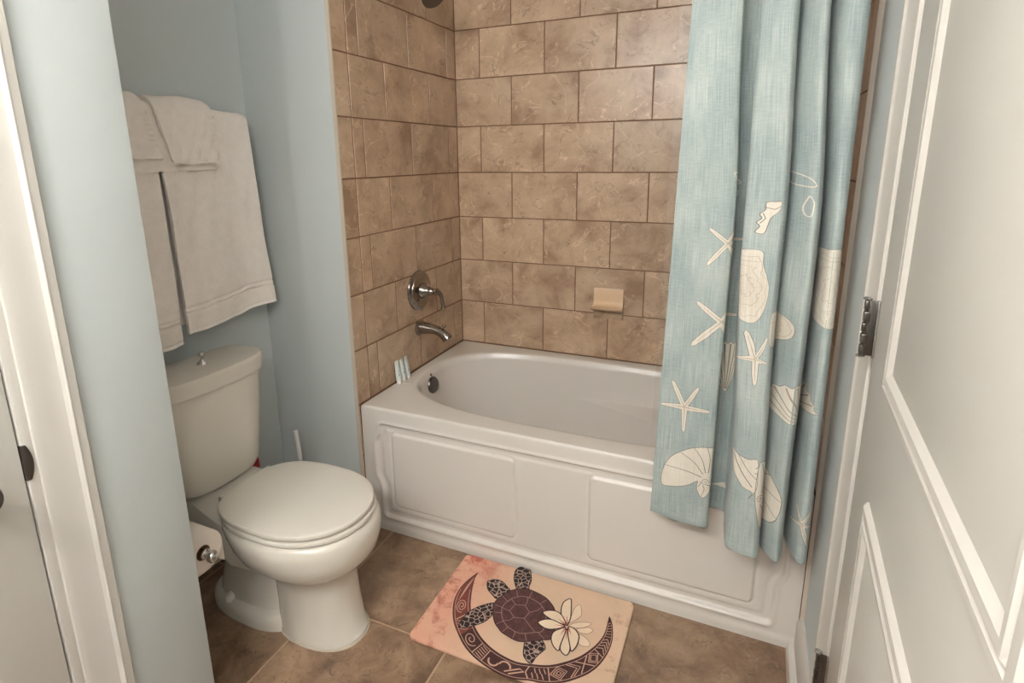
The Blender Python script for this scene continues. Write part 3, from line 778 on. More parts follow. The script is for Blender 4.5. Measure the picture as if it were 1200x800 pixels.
UK = [(0.0, 0.0), (0.0336, 0.0323), (0.0805, 0.0774), (0.1253, 0.1205), (0.1571, 0.1504), (0.176, 0.1697), (0.1866, 0.2178), (0.2009, 0.2444), (0.2234, 0.2757), (0.2415, 0.2986), (0.2737, 0.3472), (0.3146, 0.4255), (0.3449, 0.4564), (0.3784, 0.4887), (0.4044, 0.5147), (0.432, 0.5613), (0.4438, 0.5984), (0.4699, 0.6333), (0.4948, 0.6883), (0.5137, 0.7096), (0.5587, 0.7684), (0.579, 0.8281), (0.5925, 0.8466), (0.6158, 0.8999), (0.6423, 0.9519), (0.6597, 0.9697), (0.6808, 0.99), (0.7109, 1.0189)]
def pattern(u, z):
    """pattern repeat coordinates -> cloth coordinates"""
    for (a, b), (c, d) in zip(UK, UK[1:]):
        if u <= c: break
    return b + (d - b) * (u - a) / (c - a), 1.408 - (1.408 - z) * .9618
def print_poly(name, shapes, label=None, cell=.006):
    """shapes: list of (polygon in (u,z), material index, layer height)"""
    bm = bmesh.new(); uvs = {}
    for poly, mi, h in shapes:
        poly = [pattern(*q) for q in poly]
        b2 = bmesh.new()
        f = b2.faces.new([b2.verts.new((u, z, 0)) for u, z in poly])
        f.normal_update(); bmesh.ops.triangulate(b2, faces=[f])
        us = [p[0] for p in poly]; zs_ = [p[1] for p in poly]
        k = math.floor(min(us) / cell) + 1
        while k * cell < max(us):
            bmesh.ops.bisect_plane(b2, geom=b2.verts[:] + b2.edges[:] + b2.faces[:], plane_co=(k * cell, 0, 0), plane_no=(1, 0, 0)); k += 1
        k = math.floor(min(zs_) / .04) + 1
        while k * .04 < max(zs_):
            bmesh.ops.bisect_plane(b2, geom=b2.verts[:] + b2.edges[:] + b2.faces[:], plane_co=(0, k * .04, 0), plane_no=(0, 1, 0)); k += 1
        mp = {}
        for v_ in b2.verts:
            u = min(max(v_.co.x, .001), CUR_L - .001)
            nv = bm.verts.new(CU(u, v_.co.y, .0011 + h)); mp[v_] = nv; uvs[nv] = (u, v_.co.y)
        for f in b2.faces:
            q = bm.faces.new([mp[x] for x in f.verts]); q.material_index = mi
        b2.free()
    cloth_uv(bm, uvs)
    me = bpy.data.meshes.new(name); bm.to_mesh(me); bm.free()
    o = link(name, me, [PCREAM, PGREY, PTAN, PRIB], sc_, 80)
    if label: o['label'] = label
    return o
def stroke(pts, w0, w1=None, closed=False):
    """list of quads following a polyline"""
    w1 = w0 if w1 is None else w1
    P = [Vector((p[0], p[1])) for p in pts]; n = len(P); L_, R_ = [], []
    for i in range(n):
        if closed: d = P[(i + 1) % n] - P[i - 1]
        else: d = P[min(i + 1, n - 1)] - P[max(i - 1, 0)]
        if d.length < 1e-9: d = Vector((1, 0))
        d.normalize(); nn = Vector((-d.y, d.x)); f = i / max(1, n - 1)
        w_ = (w0 + (w1 - w0) * f) / 2
        L_.append(P[i] + nn * w_); R_.append(P[i] - nn * w_)
    out = []
    for i in range(n if closed else n - 1):
        j = (i + 1) % n
        out.append([tuple(L_[i]), tuple(R_[i]), tuple(R_[j]), tuple(L_[j])])
    return out
def strokes(pts, w0, w1=None, mi=1, h=.0003, closed=False): return [(q, mi, h) for q in stroke(pts, w0, w1, closed)]
def star(c, tips, fat=.16):
    """five-armed starfish: centre and tips in (u,z), slim rounded arms"""
    c = Vector(c); tips = sorted([Vector(t) for t in tips], key=lambda t: math.atan2(t.y - c.y, t.x - c.x))
    P = []
    for i, t in enumerate(tips):
        nx = tips[(i + 1) % len(tips)]; d = t - c; nn = Vector((-d.y, d.x)).normalized(); l = d.length
        P += [c + d * .55 - nn * l * .085, c + d * .9 - nn * l * .06, c + d * 1.0, c + d * .9 + nn * l * .06, c + d * .55 + nn * l * .085]
        mid = (d.normalized() + (nx - c).normalized())
        if mid.length < .2: mid = nn
        P.append(c + mid.normalized() * l * fat)
    sh_ = [([tuple(p) for p in P], 0, 0)]
    sh_ += strokes([tuple(p) for p in P], .0013, closed=True, mi=1, h=.0002)
    for t in tips: sh_ += strokes([tuple(c), tuple(c + (t - c) * .8)], .0035, .001, mi=2)
    return sh_
def rounded(P, n=4):
    out = []
    for i in range(len(P)):
        a, b, c, d = P[i - 1], P[i], P[(i + 1) % len(P)], P[(i + 2) % len(P)]
        for k in range(n):
            f = k / n; out.append(tuple(.5 * (2 * b[q] + (c[q] - a[q]) * f + (2 * a[q] - 5 * b[q] + 4 * c[q] - d[q]) * f * f + (3 * b[q] - a[q] - 3 * c[q] + d[q]) * f ** 3) for q in (0, 1)))
    return out
def outlined(poly, w_=.0016): return [(poly, 0, 0)] + strokes(poly, w_, closed=True, h=.0002)
def mixp(a, b, f): return (a[0] + (b[0] - a[0]) * f, a[1] + (b[1] - a[1]) * f)
PR = 'cream starfish print'
print_poly('starfish_print', star((.074, .722), [(.032, .796), (.112, .790), (.004, .716), (.150, .722), (.077, .645)]), PR)
print_poly('starfish_print', star((.355, .912), [(.338, .984), (.381, .974), (.306, .905), (.392, .905), (.358, .842)]), PR)
print_poly('starfish_print', star((.650, .474), [(.630, .516), (.680, .528), (.612, .452), (.686, .462), (.670, .408)]), PR)
print_poly('starfish_print', star((.156, 1.190), [(.103, 1.228), (.104, 1.130), (.186, 1.250), (.225, 1.19), (.19, 1.13)], .13), PR)
print_poly('starfish_print', star((.158, .982), [(.084, 1.032), (.078, .905), (.195, 1.05), (.23, .98), (.195, .91)], .13), PR)
# conch
cp = [(.342, 1.228), (.347, 1.243), (.343, 1.252), (.349, 1.262), (.346, 1.272), (.353, 1.283), (.354, 1.300), (.372, 1.302), (.390, 1.302), (.388, 1.286), (.374, 1.274), (.362, 1.264), (.357, 1.243), (.353, 1.226)]
print_poly('conch_print', outlined(rounded(cp, 3)) + strokes([(.350, 1.288), (.368, 1.284), (.388, 1.292)], .0016) + strokes([(.347, 1.250), (.354, 1.262), (.350, 1.274)], .0016), 'cream conch shell print')
# embossed oyster-like shells
def oyster(poly, name, label):
    poly = rounded(poly); c = (sum(p[0] for p in poly) / len(poly), sum(p[1] for p in poly) / len(poly)); s = outlined(poly, .0010)
    for f in (.84, .55, .28):
        q = [mixp(c, p, f) for p in poly]; s += strokes([(a + .003 * math.sin(i * 1.1 + f * 9), b + .004 * math.cos(i * .9 + f * 5)) for i, (a, b) in enumerate(q)], .0011, closed=True, mi=2)
    zt = max(p[1] for p in poly); s += strokes([(min(p[0] for p in poly) + .002, zt - .026), (max(p[0] for p in poly[:9]) - .002, zt - .030)], .0014, mi=2)
    print_poly(name, s, label)
oyster([(.300, 1.178), (.325, 1.184), (.353, 1.184), (.356, 1.153), (.364, 1.122), (.371, 1.091), (.365, 1.044), (.353, 1.010), (.340, 1.003), (.318, 1.016), (.302, 1.03), (.297, 1.10), (.302, 1.15)], 'oyster_print', 'large cream oyster shell print')
oyster([(.605, 1.186), (.64, 1.192), (.676, 1.190), (.692, 1.145), (.698, 1.083), (.700, 1.007), (.675, 1.002), (.640, 1.008), (.608, 1.022), (.606, 1.075), (.609, 1.14)], 'oyster_print', 'large cream oyster shell print')
oyster([(.392, 1.030), (.43, 1.032), (.462, 1.026), (.485, 1.012), (.492, .994), (.486, .968), (.462, .952), (.43, .947), (.394, .954)], 'round_shell_print', 'small round cream shell print')
# fan shell in the recess and scallop across the fold
def fan(hinge_, a0, a1, r0, r1, n, name, label):
    pts = []
    for i in range(n * 4 + 1):
        a = a0 + (a1 - a0) * i / (n * 4); r = r1 * (1 + .025 * math.cos(i * math.pi / 2)); pts.append((hinge_[0] + r * math.cos(a), hinge_[1] + r * math.sin(a)))
    poly = [(hinge_[0] + r0 * math.cos(a0), hinge_[1] + r0 * math.sin(a0))] + pts + [(hinge_[0] + r0 * math.cos(a1), hinge_[1] + r0 * math.sin(a1))]
    s = outlined(poly, .0014)
    for i in range(1, n):
        a = a0 + (a1 - a0) * i / n
        s += strokes([(hinge_[0] + r0 * 1.4 * math.cos(a), hinge_[1] + r0 * 1.4 * math.sin(a)), (hinge_[0] + r1 * .97 * math.cos(a), hinge_[1] + r1 * .97 * math.sin(a))], .0012, .0034, mi=3)
    print_poly(name, s, label)
fan((.216, .742), 1.33, 1.86, .014, .158, 7, 'fan_shell_print', 'striped cream fan shell print')
fan((.545, .742), .35, 2.85, .016, .118, 13, 'scallop_print', 'ribbed cream scallop print')
# nautilus shells
def nautilus(poly, core, name, rays, label):
    s = outlined(rounded(poly, 3), .0018)
    for a, b in rays:
        m_ = mixp(a, b, .5); s += strokes(smoothpath([a, (m_[0] + .006, m_[1] + .005), b], 5), .0024, .0014)
    s += strokes([(core[0] + .012 * (1 - k / 14) * math.cos(k * .8), core[1] + .012 * (1 - k / 14) * math.sin(k * .8)) for k in range(14)], .0016)
    print_poly(name, s, label)
n1 = [(.026, .508), (.046, .560), (.090, .596), (.125, .610), (.158, .614), (.185, .60), (.178, .53), (.165, .475), (.145, .455), (.127, .484), (.130, .506), (.105, .488), (.082, .477), (.055, .468), (.028, .465)]
nautilus(n1, (.150, .505), 'nautilus_print', [((.140, .52), (.034, .530)), ((.143, .53), (.075, .583)), ((.15, .535), (.112, .606)), ((.158, .535), (.150, .613)), ((.138, .505), (.128, .485)), ((.145, .495), (.143, .46)), ((.155, .498), (.165, .478))], 'cream nautilus print')
n2 = [(.394, .640), (.43, .622), (.472, .592), (.500, .552), (.503, .52), (.499, .490), (.484, .455), (.45, .441), (.409, .443), (.392, .50), (.385, .56)]
nautilus(n2, (.40, .535), 'nautilus_print', [((.405, .55), (.40, .636)), ((.41, .548), (.44, .614)), ((.413, .54), (.478, .585)), ((.414, .532), (.502, .535)), ((.412, .525), (.496, .482)), ((.408, .52), (.465, .446)), ((.402, .518), (.42, .443))], 'cream nautilus print')
n3 = [(.312, .655), (.335, .645), (.358, .640), (.385, .645), (.389, .60), (.389, .570), (.383, .552), (.367, .529), (.377, .550), (.351, .558), (.328, .590), (.318, .62)]
print_poly('whelk_print', outlined(rounded(n3, 3), .0018) + strokes(smoothpath([(.322, .645), (.345, .60), (.375, .565)], 5), .0026) + strokes(smoothpath([(.335, .645), (.36, .61), (.385, .59)], 5), .0018) + strokes([(.38, .62), (.388, .625)], .0016) + strokes([(.378, .605), (.388, .608)], .0016), 'cream whelk print')
# unfilled loops higher up
for lp_ in ([(.160, 1.366), (.176, 1.366), (.195, 1.352), (.208, 1.338), (.190, 1.338), (.170, 1.348)], [(.183, 1.300), (.196, 1.322), (.203, 1.312), (.190, 1.286), (.178, 1.282)],
            [(.440, 1.366), (.462, 1.370), (.490, 1.356), (.502, 1.338), (.480, 1.338), (.452, 1.350)], [(.492, 1.316), (.500, 1.30), (.497, 1.272), (.488, 1.272), (.484, 1.29)]):
    q = smoothpath(lp_ + [lp_[0]], 4)[:-1]
    print_poly('loop_print', [(s, 0, 0) for s in stroke(q, .0024, closed=True)])
print_poly('spine_print', [([(.405, 1.209), (.44, 1.219), (.462, 1.222), (.44, 1.209), (.42, 1.204)], 0, 0)])
print_poly('spine_print', [([(.560, .602), (.585, .606), (.588, .545), (.560, .540)], 2, 0)] )
print_poly('spine_print', [([(.205, .452), (.235, .470), (.240, .452)], 0, 0)])

# rod, rings, clear liner
rod = empty('curtain_rod', (.0, -.905, 2.135)); tag(rod, 'straight metal shower curtain rod above the tub', 'curtain rod')
bm = bmesh.new(); tube(bm, [(.012, 0, 0), (1.500, 0, 0)], .0125, 20); obj('rod', bm, CHROME, rod, smooth=40)
for x, d in ((.002, 1), (1.5105, -1)):
    bm = bmesh.new(); lathe(bm, [(.032, 0), (.032, .004), (.020, .014), (.0126, .016)], (x, .064, 0), (d, 0, 0), 24)
    bmesh.ops.translate(bm, vec=(0, -.064, 0), verts=bm.verts[:]); obj('rod_flange', bm, CHROME, rod, smooth=40)
ml, nt, b = mat_new('clear_vinyl')
b.inputs['Base Color'].default_value = (.9, .9, .88, 1); b.inputs['Roughness'].default_value = .2; b.inputs['Alpha'].default_value = .07
ln = empty('shower_liner', (1.28, -.775, .33)); tag(ln, 'clear vinyl shower liner hanging behind the fabric curtain', 'shower liner')
bm = bmesh.new(); g = []
for j in range(31):
    z = .34 + (2.10 - .34) * j / 30; row = []
    for i in range(121):
        s = i / 120; k = (z - .36) / 1.41
        x = 1.048 + .030 * k + (1.385 - 1.048) * s; yb = -.705 - .085 * sstep((z - .45) / 1.4)
        y = yb + .014 * math.sin(s * 34) + .006 * math.sin(s * 71 + z)
        row.append(bm.verts.new((x - 1.28, y + .775, z - .33)))
    g.append(row)
for a, b2 in zip(g, g[1:]):
    for i in range(120): bm.faces.new((a[i], a[i + 1], b2[i + 1], b2[i]))
obj('liner_sheet', bm, ml, ln, smooth=80)

MD = {
 'shell':[(-0.1128,0.0151),(-0.1116,0.0351),(-0.101,0.0635),(-0.087,0.0881),(-0.0591,0.1097),(-0.0316,0.1172),(-0.0003,0.114),(0.0329,0.104),(0.0601,0.0842),(0.0743,0.0674),(0.089,0.0403),(0.1006,-0.0112),(0.0978,-0.0427),(0.0731,-0.0565),(0.0468,-0.0729),(0.0193,-0.0859),(-0.0021,-0.087),(-0.0264,-0.0819),(-0.0456,-0.0765),(-0.0616,-0.066),(-0.0792,-0.0523),(-0.0952,-0.0301),(-0.1066,-0.0052)],
 'head':[(-0.1728,0.0913),(-0.1719,0.1028),(-0.1555,0.1158),(-0.1308,0.1175),(-0.1056,0.1027),(-0.0881,0.0877),(-0.101,0.0635),(-0.1137,0.0398),(-0.1346,0.0494),(-0.1597,0.0674)],
 'flipR':[(-0.097,0.1447),(-0.1062,0.1762),(-0.1038,0.1971),(-0.092,0.2076),(-0.0666,0.2082),(-0.0546,0.1934),(-0.04,0.16),(-0.0371,0.1315),(-0.0334,0.114),(-0.0656,0.1029),(-0.0782,0.1142)],
 'flipL':[(-0.1761,-0.1074),(-0.1786,-0.0835),(-0.1753,-0.0492),(-0.1597,-0.02),(-0.1401,0.0021),(-0.1167,0.0197),(-0.1059,0.0065),(-0.0994,-0.0209),(-0.1077,-0.0536),(-0.1215,-0.0737),(-0.1456,-0.0959),(-0.1673,-0.1106)],
 'rear':[(0.0314,-0.0821),(0.0371,-0.0757),(0.0729,-0.0559),(0.0938,-0.0771),(0.0909,-0.091),(0.0796,-0.1177),(0.0753,-0.1409),(0.0621,-0.1404),(0.045,-0.1261),(0.0365,-0.1045)],
 'cout':[(-0.2234,0.1224),(-0.2394,0.0761),(-0.2453,0.0313),(-0.2396,-0.0149),(-0.2242,-0.0548),(-0.199,-0.0958),(-0.1655,-0.1306),(-0.1291,-0.1617),(-0.0901,-0.1834),(-0.0507,-0.1973),(-0.0039,-0.207),(0.0427,-0.2074),(0.0878,-0.1938),(0.1228,-0.1874),(0.1553,-0.1748),(0.1857,-0.1556),(0.2143,-0.1295),(0.2361,-0.1029),(0.253,-0.0692),(0.2645,-0.0253),(0.2674,0.0192),(0.2614,0.0569),(0.2512,0.0892),(0.2399,0.1087)],
 'cin':[(-0.2234,0.1224),(-0.2216,0.0923),(-0.2085,0.0468),(-0.1869,-0.0084),(-0.1623,-0.0511),(-0.1317,-0.0886),(-0.0983,-0.1157),(-0.0642,-0.1343),(-0.0313,-0.146),(0.004,-0.1528),(0.0363,-0.1544),(0.0698,-0.1468),(0.1212,-0.1296),(0.1613,-0.1013),(0.1933,-0.0694),(0.2147,-0.0369),(0.2319,-0.0007),(0.2416,0.0383),(0.2416,0.0745),(0.2399,0.1087)],
 'p1':[(0.1262,0.0231),(0.1037,0.0484),(0.0916,0.0823),(0.0921,0.1113),(0.1076,0.1308),(0.1177,0.1047),(0.1294,0.0593),(0.1301,0.03)],
 'p2':[(0.1236,0.0246),(0.0971,0.024),(0.066,0.0298),(0.0433,0.0422),(0.0568,0.0563),(0.0799,0.0633),(0.0987,0.0573),(0.1141,0.042)],
 'p3':[(0.124,0.0169),(0.0983,-0.0044),(0.0725,-0.0127),(0.0434,-0.0013),(0.0575,0.018),(0.0797,0.0264),(0.1059,0.0224)],
 'p4':[(0.1273,0.0131),(0.1126,0.0017),(0.0985,-0.0171),(0.0997,-0.0419),(0.1146,-0.0649),(0.1332,-0.0738),(0.1322,-0.0527),(0.1319,-0.0081)],
 'p5':[(0.1323,0.01),(0.1309,-0.0237),(0.1353,-0.0658),(0.1573,-0.08),(0.1627,-0.059),(0.1511,-0.0251)],
 'p6':[(0.1344,0.0161),(0.1435,-0.0133),(0.1595,-0.046),(0.1681,-0.0614),(0.1767,-0.0387),(0.1748,-0.0051),(0.1611,0.0144),(0.1427,0.0222)],
 'p7':[(0.1344,0.0229),(0.1613,0.0275),(0.1819,0.0398),(0.1963,0.0607),(0.1733,0.0562),(0.1486,0.0432)],
 'p8':[(0.1591,0.0213),(0.1734,0.0135),(0.1956,0.0188),(0.2068,0.0363),(0.1932,0.0425),(0.1758,0.0331)],
 'p9':[(0.1802,-0.0265),(0.2008,-0.0285),(0.2117,-0.019),(0.2018,-0.0036),(0.1792,0.0068),(0.1729,0.0041)],
 'p10':[(0.1334,0.0367),(0.1301,0.0706),(0.1312,0.1018),(0.1433,0.1184),(0.1571,0.0847),(0.1539,0.0669)],
}
# ================================================================== BATH MAT
MX, MY, MHX, MHY, MT = .747, -1.043, .3035, .1985, .010
def mat_surface():
    m, nt, b = mat_new('mat_print_ground'); L = nt.links; N = nt.nodes.new
    tc = N('ShaderNodeTexCoord')
    def noise(s, d, r=.6):
        n = N('ShaderNodeTexNoise'); n.inputs['Scale'].default_value = s; n.inputs['Detail'].default_value = d; n.inputs['Roughness'].default_value = r; L.new(tc.outputs['Object'], n.inputs['Vector']); return n
    sx = N('ShaderNodeSeparateXYZ'); L.new(tc.outputs['Object'], sx.inputs[0])
    def mr(src, a, b_, c=0., d=1.):
        q = N('ShaderNodeMapRange'); q.inputs['From Min'].default_value = a; q.inputs['From Max'].default_value = b_; q.inputs['To Min'].default_value = c; q.inputs['To Max'].default_value = d; L.new(src, q.inputs['Value']); return q.outputs[0]
    def mixc(f, a, c):
        q = N('ShaderNodeMixRGB'); L.new(f, q.inputs[0])
        if isinstance(a, tuple): q.inputs[1].default_value = a
        else: L.new(a, q.inputs[1])
        q.inputs[2].default_value = c; return q.outputs[0]
    def mul(a, b_):
        q = N('ShaderNodeMath'); q.operation = 'MULTIPLY'; L.new(a, q.inputs[0])
        if isinstance(b_, float): q.inputs[1].default_value = b_
        else: L.new(b_, q.inputs[1])
        return q.outputs[0]
    n1 = noise(9, 6); n2 = noise(24, 8, .7)
    base = mixc(mr(n1.outputs['Fac'], .35, .65), lin(230, 194, 166), lin(220, 192, 162))
    # salmon wash towards the left, strongest in the far corner (printed ink)
    left = mr(sx.outputs['X'], -.06, -.24)
    base = mixc(mul(left, mr(n1.outputs['Fac'], .3, .7, .45, 1.)), base, lin(230, 166, 142))
    far = mul(mr(sx.outputs['X'], -.10, -.26), mr(sx.outputs['Y'], .05, .19))
    base = mixc(mul(far, mr(n2.outputs['Fac'], .42, .58)), base, lin(204, 104, 86))
    sp = mul(mul(mr(sx.outputs['X'], -.14, -.26), mr(n2.outputs['Fac'], .50, .60)), .8)
    base = mixc(sp, base, lin(190, 112, 92))
    rt_ = mul(mul(mr(sx.outputs['X'], .20, .29), mr(n2.outputs['Fac'], .53, .62)), .65)
    base = mixc(rt_, base, lin(186, 140, 110))
    L.new(base, b.inputs['Base Color']); b.inputs['Roughness'].default_value = .8
    return m
MATG = mat_surface()
MBROWN = simple('mat_dark_brown', (74, 44, 42), .8, var=.15, vscale=60)
MRUST = simple('mat_rust_brown', (128, 66, 58), .8, var=.2, vscale=50)
MLINE = simple('mat_pale_line', (206, 164, 142), .8)
MSHELL = simple('mat_shell_brown', (92, 58, 56), .8, var=.3, vscale=70)
MSLINE = simple('mat_shell_line', (166, 130, 118), .8)
MSTRI = simple('mat_shell_striation', (66, 38, 40), .8)
MBLACK = simple('mat_black', (44, 32, 34), .8)
MPETAL = simple('mat_petal', (240, 216, 188), .8, var=.05, vscale=30)
MPINK = simple('mat_petal_heart', (206, 132, 112), .8)
MFADE = simple('mat_faded_line', (176, 128, 108), .8)
def flipper_skin():
    m, nt, b = mat_new('mat_flipper_cells'); L = nt.links; N = nt.nodes.new
    tc = N('ShaderNodeTexCoord'); v_ = N('ShaderNodeTexVoronoi'); v_.feature = 'DISTANCE_TO_EDGE'; v_.inputs['Scale'].default_value = 62
    L.new(tc.outputs['Object'], v_.inputs['Vector'])
    rp = N('ShaderNodeValToRGB'); e = rp.color_ramp.elements; e[0].position = .045; e[0].color = lin(190, 162, 146); e[1].position = .085; e[1].color = lin(42, 32, 36)
    L.new(v_.outputs['Distance'], rp.inputs[0]); L.new(rp.outputs[0], b.inputs['Base Color']); b.inputs['Roughness'].default_value = .8; return m
MFLIP = flipper_skin()
mt = empty('bath_mat', (MX, MY, .0008)); tag(mt, 'salmon bath mat with turtle and flower print beside the tub', 'bath mat')
bm = bmesh.new()
def rr_loop(ins, z, r=.022, n=8):
    out = []
    for cx, cy, a0 in ((1, 1, 0), (-1, 1, 90), (-1, -1, 180), (1, -1, 270)):
        for i in range(n + 1):
            a = math.radians(a0 + 90 * i / n); q = max(r - ins, .002)
            out.append((cx * (MHX - r) + q * math.cos(a), cy * (MHY - r) + q * math.sin(a), z))
    return out
rings(bm, [rr_loop(.001, 0), rr_loop(0, .002), rr_loop(0, MT - .004), rr_loop(.0015, MT - .0012), rr_loop(.005, MT), rr_loop(.010, MT)])
obj('mat_pad', bm, MATG, mt, smooth=40)

def flat(name, items, mats, label=None):
    """items: (polygon, material index, height above the mat)"""
    bm = bmesh.new()
    for poly, mi, h in items:
        f = bm.faces.new([bm.verts.new((x, y, MT + .00025 + h)) for x, y in poly]); f.material_index = mi; f.normal_update()
        if f.normal.z < 0: f.normal_flip()
    bmesh.ops.triangulate(bm, faces=bm.faces[:])
    for f in bm.faces:
        f.normal_update()
        if f.normal.z < 0: f.normal_flip()
    me = bpy.data.meshes.new(name); bm.to_mesh(me); bm.free()
    o = link(name, me, mats, mt)
    if label: o['label'] = label
    return o
def fs(pts, w0, w1=None, mi=1, h=.0003, closed=False): return [(q, mi, h) for q in stroke(pts, w0, w1, closed)]
def closed_smooth(P, n=5):
    L_ = len(P); out = []
    for i in range(L_):
        a, b, c, d = P[i - 1], P[i], P[(i + 1) % L_], P[(i + 2) % L_]
        for k in range(n):
            f = k / n; out.append(tuple(.5 * (2 * b[q] + (c[q] - a[q]) * f + (2 * a[q] - 5 * b[q] + 4 * c[q] - d[q]) * f * f + (3 * b[q] - a[q] - 3 * c[q] + d[q]) * f ** 3) for q in (0, 1)))
    return out
# crescent with carved pattern
def resample(P, n):
    P = smoothpath(P, 8); d = [0]
    for a, b in zip(P, P[1:]): d.append(d[-1] + math.hypot(b[0] - a[0], b[1] - a[1]))
    out = []; j = 0
    for i in range(n + 1):
        t = d[-1] * i / n
        while j < len(d) - 2 and d[j + 1] < t: j += 1
        f = (t - d[j]) / max(d[j + 1] - d[j], 1e-9); out.append(mixp(P[j], P[j + 1], f))
    return out
NC = 120
CO, CI = resample(MD['cout'], NC), resample(MD['cin'], NC)
def CR(t, w_):
    t = min(max(t, 0), 1) * NC; i = min(int(t), NC - 1); f = t - i
    return mixp(mixp(CI[i], CI[i + 1], f), mixp(CO[i], CO[i + 1], f), w_)
items = []
for i in range(NC): items.append(([CO[i], CO[i + 1], CI[i + 1], CI[i]], 1 if i < NC * .30 else 0, 0))
items = [it for it in items if math.hypot(it[0][0][0] - it[0][3][0], it[0][0][1] - it[0][3][1]) > 1e-4]
cl = lambda P, w_=.0022, w2=None: fs([CR(*p) for p in P], w_ * 1.25, w2, 2, .0002)
seg = lambda t0, t1, w_, n=10: [(t0 + (t1 - t0) * k / n, w_) for k in range(n + 1)]
items += cl(seg(.10, .97, .90, 80), .0014) + cl(seg(.10, .97, .12, 80), .0014)
# hatching near both tips
for k in range(7):
    t = .03 + k * .012; items += cl([(t, .15 + .05 * k), (t + .05, .55 + .03 * k)], .0014)
def spiral(t0, t1, turns=2.2, w_=.0022):
    P = []
    for k in range(46):
        a = k / 45 * turns * 2 * math.pi; r = 1 - k / 52
        P.append(((t0 + t1) / 2 + (t1 - t0) / 2 * r * math.cos(a) * .9, .5 + .33 * r * math.sin(a)))
    return cl(P, w_)
items += spiral(.145, .215) + cl([(.225, .15), (.235, .85)], .003)
for k in range(4): items += cl([(.245 + .012 * k, .15), (.255 + .012 * k, .5), (.240 + .012 * k, .85)], .0018)
items += spiral(.30, .37, 1.6) + cl(seg(.375, .375, .2, 2) and [(.378, .12), (.378, .88)], .0026)
for k in range(5): items += cl([(.385, .2 + .14 * k), (.415, .26 + .14 * k)], .0018)
items += cl([(.42, .12), (.42, .88)], .0026)
# rounded hook motifs
items += cl([(.435 + .018 * (1 - math.cos(a)), .5 + .28 * math.sin(a)) for a in [x * .35 for x in range(10)]], .0042)
items += cl([(.475 + .02 * (1 - math.cos(a)), .5 - .28 * math.sin(a)) for a in [x * .35 for x in range(10)]], .0042) + cl([(.50, .75), (.545, .35), (.56, .5), (.515, .8)], .0035)
items += cl([(.575, .12), (.565, .5), (.575, .88)], .003)
for k in range(6): items += cl([(.585 + .008 * k, .2 if k % 2 else .5), (.59 + .008 * k, .5 if k % 2 else .82)], .0022)
items += cl([(.64, .12), (.64, .88)], .0026)
def diamond(tc, dt, turns=2):
    s = []
    for k in range(turns + 1):
        f = 1 - k * .34; s += cl([(tc - dt * f, .5), (tc, .5 - .36 * f), (tc + dt * f, .5), (tc, .5 + .36 * f), (tc - dt * f, .5)], .0022)
    return s
items += diamond(.672, .028) + cl([(.705, .14), (.735, .5), (.705, .86)], .0026) + cl([(.715, .14), (.748, .5), (.715, .86)], .0022)
items += cl([(.74, .14), (.79, .86)], .0026) + cl([(.79, .14), (.74, .86)], .0026) + diamond(.805, .024, 1) + cl([(.832, .12), (.832, .88)], .0022)
for k in range(4): items += cl([(.842 + .014 * k, .16), (.858 + .014 * k, .52)], .0020) + cl([(.858 + .014 * k, .52), (.842 + .014 * k, .84)], .0020)
for k in range(6): items += cl([(.905 + .012 * k, .18), (.915 + .012 * k, .82)], .0016)
items += fs(CO, .0030, .0030, 0, .0004) + fs(CI, .0030, .0030, 0, .0004)
flat('crescent_print', items, [MBROWN, MRUST, MLINE], 'brown carved-pattern crescent print')
# turtle
for nm, key in (('turtle_flipper_print', 'flipL'), ('turtle_flipper_print', 'flipR'), ('turtle_flipper_print', 'rear'), ('turtle_head_print', 'head')):
    P = closed_smooth(MD[key]); flat(nm, [(P, 0, .0006)] + fs(P, .0030, closed=True, mi=1, h=.0008), [MFLIP, MBLACK])
S_ = closed_smooth(MD['shell']); cxs = sum(p[0] for p in S_) / len(S_); cys = sum(p[1] for p in S_) / len(S_)
sc2 = lambda f, P=S_, dx=0, dy=0: [(cxs + dx + (x - cxs) * f, cys + dy + (y - cys) * f) for x, y in P]
items = [(S_, 0, .0010)] + fs(S_, .0034, closed=True, mi=2, h=.0016)
for k in range(0, len(S_), 2):
    a = S_[k]
    if k % 4: items += fs([mixp((cxs, cys), a, .76), mixp((cxs, cys), a, .94)], .0016, .0008, 2, .0012)
    else: items += fs([mixp((cxs, cys), a, .40), mixp((cxs, cys), a, .64)], .0016, .0008, 2, .0012)
ring_ = sc2(.70); items += fs(ring_, .0022, closed=True, mi=1, h=.0014)
for k in range(0, len(S_), 9): items += fs([mixp((cxs, cys), S_[k], .70), mixp((cxs, cys), S_[k], .97)], .0020, .0016, 1, .0014)
hx = [[(cxs - .012 + .032 * math.cos(a + q), cys + .012 + .030 * math.sin(a + q)) for a in [k * math.pi / 3 for k in range(6)]] for q in (.3,)][0]
items += fs(hx, .0022, closed=True, mi=1, h=.0014) + fs(sc2(.10, dx=-.012, dy=.012), .0014, closed=True, mi=2, h=.0014) + fs(sc2(.18, dx=-.012, dy=.012), .0014, closed=True, mi=2, h=.0014)
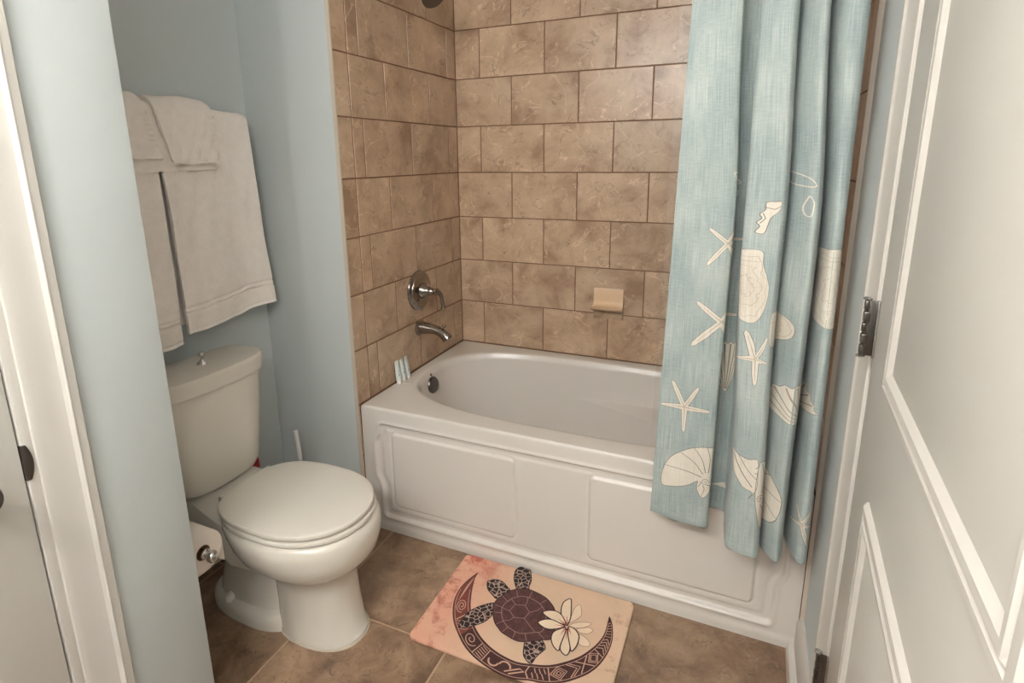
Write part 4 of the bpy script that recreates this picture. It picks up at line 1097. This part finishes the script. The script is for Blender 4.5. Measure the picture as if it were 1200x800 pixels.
for h_ in hx:
    a = math.atan2(h_[1] - cys, h_[0] - cxs); best = min(ring_, key=lambda p: abs((math.atan2(p[1] - cys, p[0] - cxs) - a + math.pi) % (2 * math.pi) - math.pi))
    m_ = mixp(h_, best, .5); items += fs([h_, (m_[0] + .004, m_[1] - .003), best], .0020, .0018, 1, .0014)
flat('turtle_shell_print', items, [MSHELL, MSLINE, MSTRI], 'brown plated turtle shell print')
# flower
FC = (.1315, .0175)
for q, nm in enumerate(('p7', 'p8', 'p9', 'p10', 'p5', 'p1', 'p2', 'p3', 'p4', 'p6')):
    P = closed_smooth(MD[nm]); z = .0018 + .00018 * q; faded = q < 4
    c_ = (sum(p[0] for p in P) / len(P), sum(p[1] for p in P) / len(P))
    it = [(P, 0, z)] + fs(P, .0018 if faded else .0034, closed=True, mi=3 if faded else 1, h=z + .00006)
    if not faded:
        near = min(P, key=lambda p: math.hypot(p[0] - FC[0], p[1] - FC[1])); d = mixp(near, c_, .75)
        it += fs([mixp(near, d, .0), mixp(near, d, .4), d], .0085, .0006, 2, z + .00004)
    flat('petal_print', it, [MPETAL, MBLACK, MPINK, MFADE])

# ================================================================== VANITY LIGHT (behind the camera)
GL, nt, b = mat_new('lit_bulb_glass')
b.inputs['Base Color'].default_value = (1, .95, .88, 1)
b.inputs['Emission Color'].default_value = (1, .955, .94, 1); b.inputs['Emission Strength'].default_value = BULB_STRENGTH
vl = empty('vanity_light', (.89, YB, 2.16)); tag(vl, 'vanity light bar with three globe bulbs on the wall behind', 'light fixture')
bm = bmesh.new(); box(bm, -.58, .58, .0005, .03, -.055, .055, bev=.006); obj('back_plate', bm, CHROME, vl, smooth=40)
for x, y, z in BULBS:
    bm = bmesh.new(); lathe(bm, [(.028, 0), (.028, .03), (.022, .045), (.018, .06)], (x - .89, .028, 0), (0, 1, 0), 20); obj('socket', bm, CHROME, vl, smooth=40)
    bm = bmesh.new(); bmesh.ops.create_icosphere(bm, subdivisions=3, radius=BULB_R); bmesh.ops.translate(bm, vec=(x - .89, y - YB, 0), verts=bm.verts[:]); obj('bulb', bm, GL, vl, smooth=80)
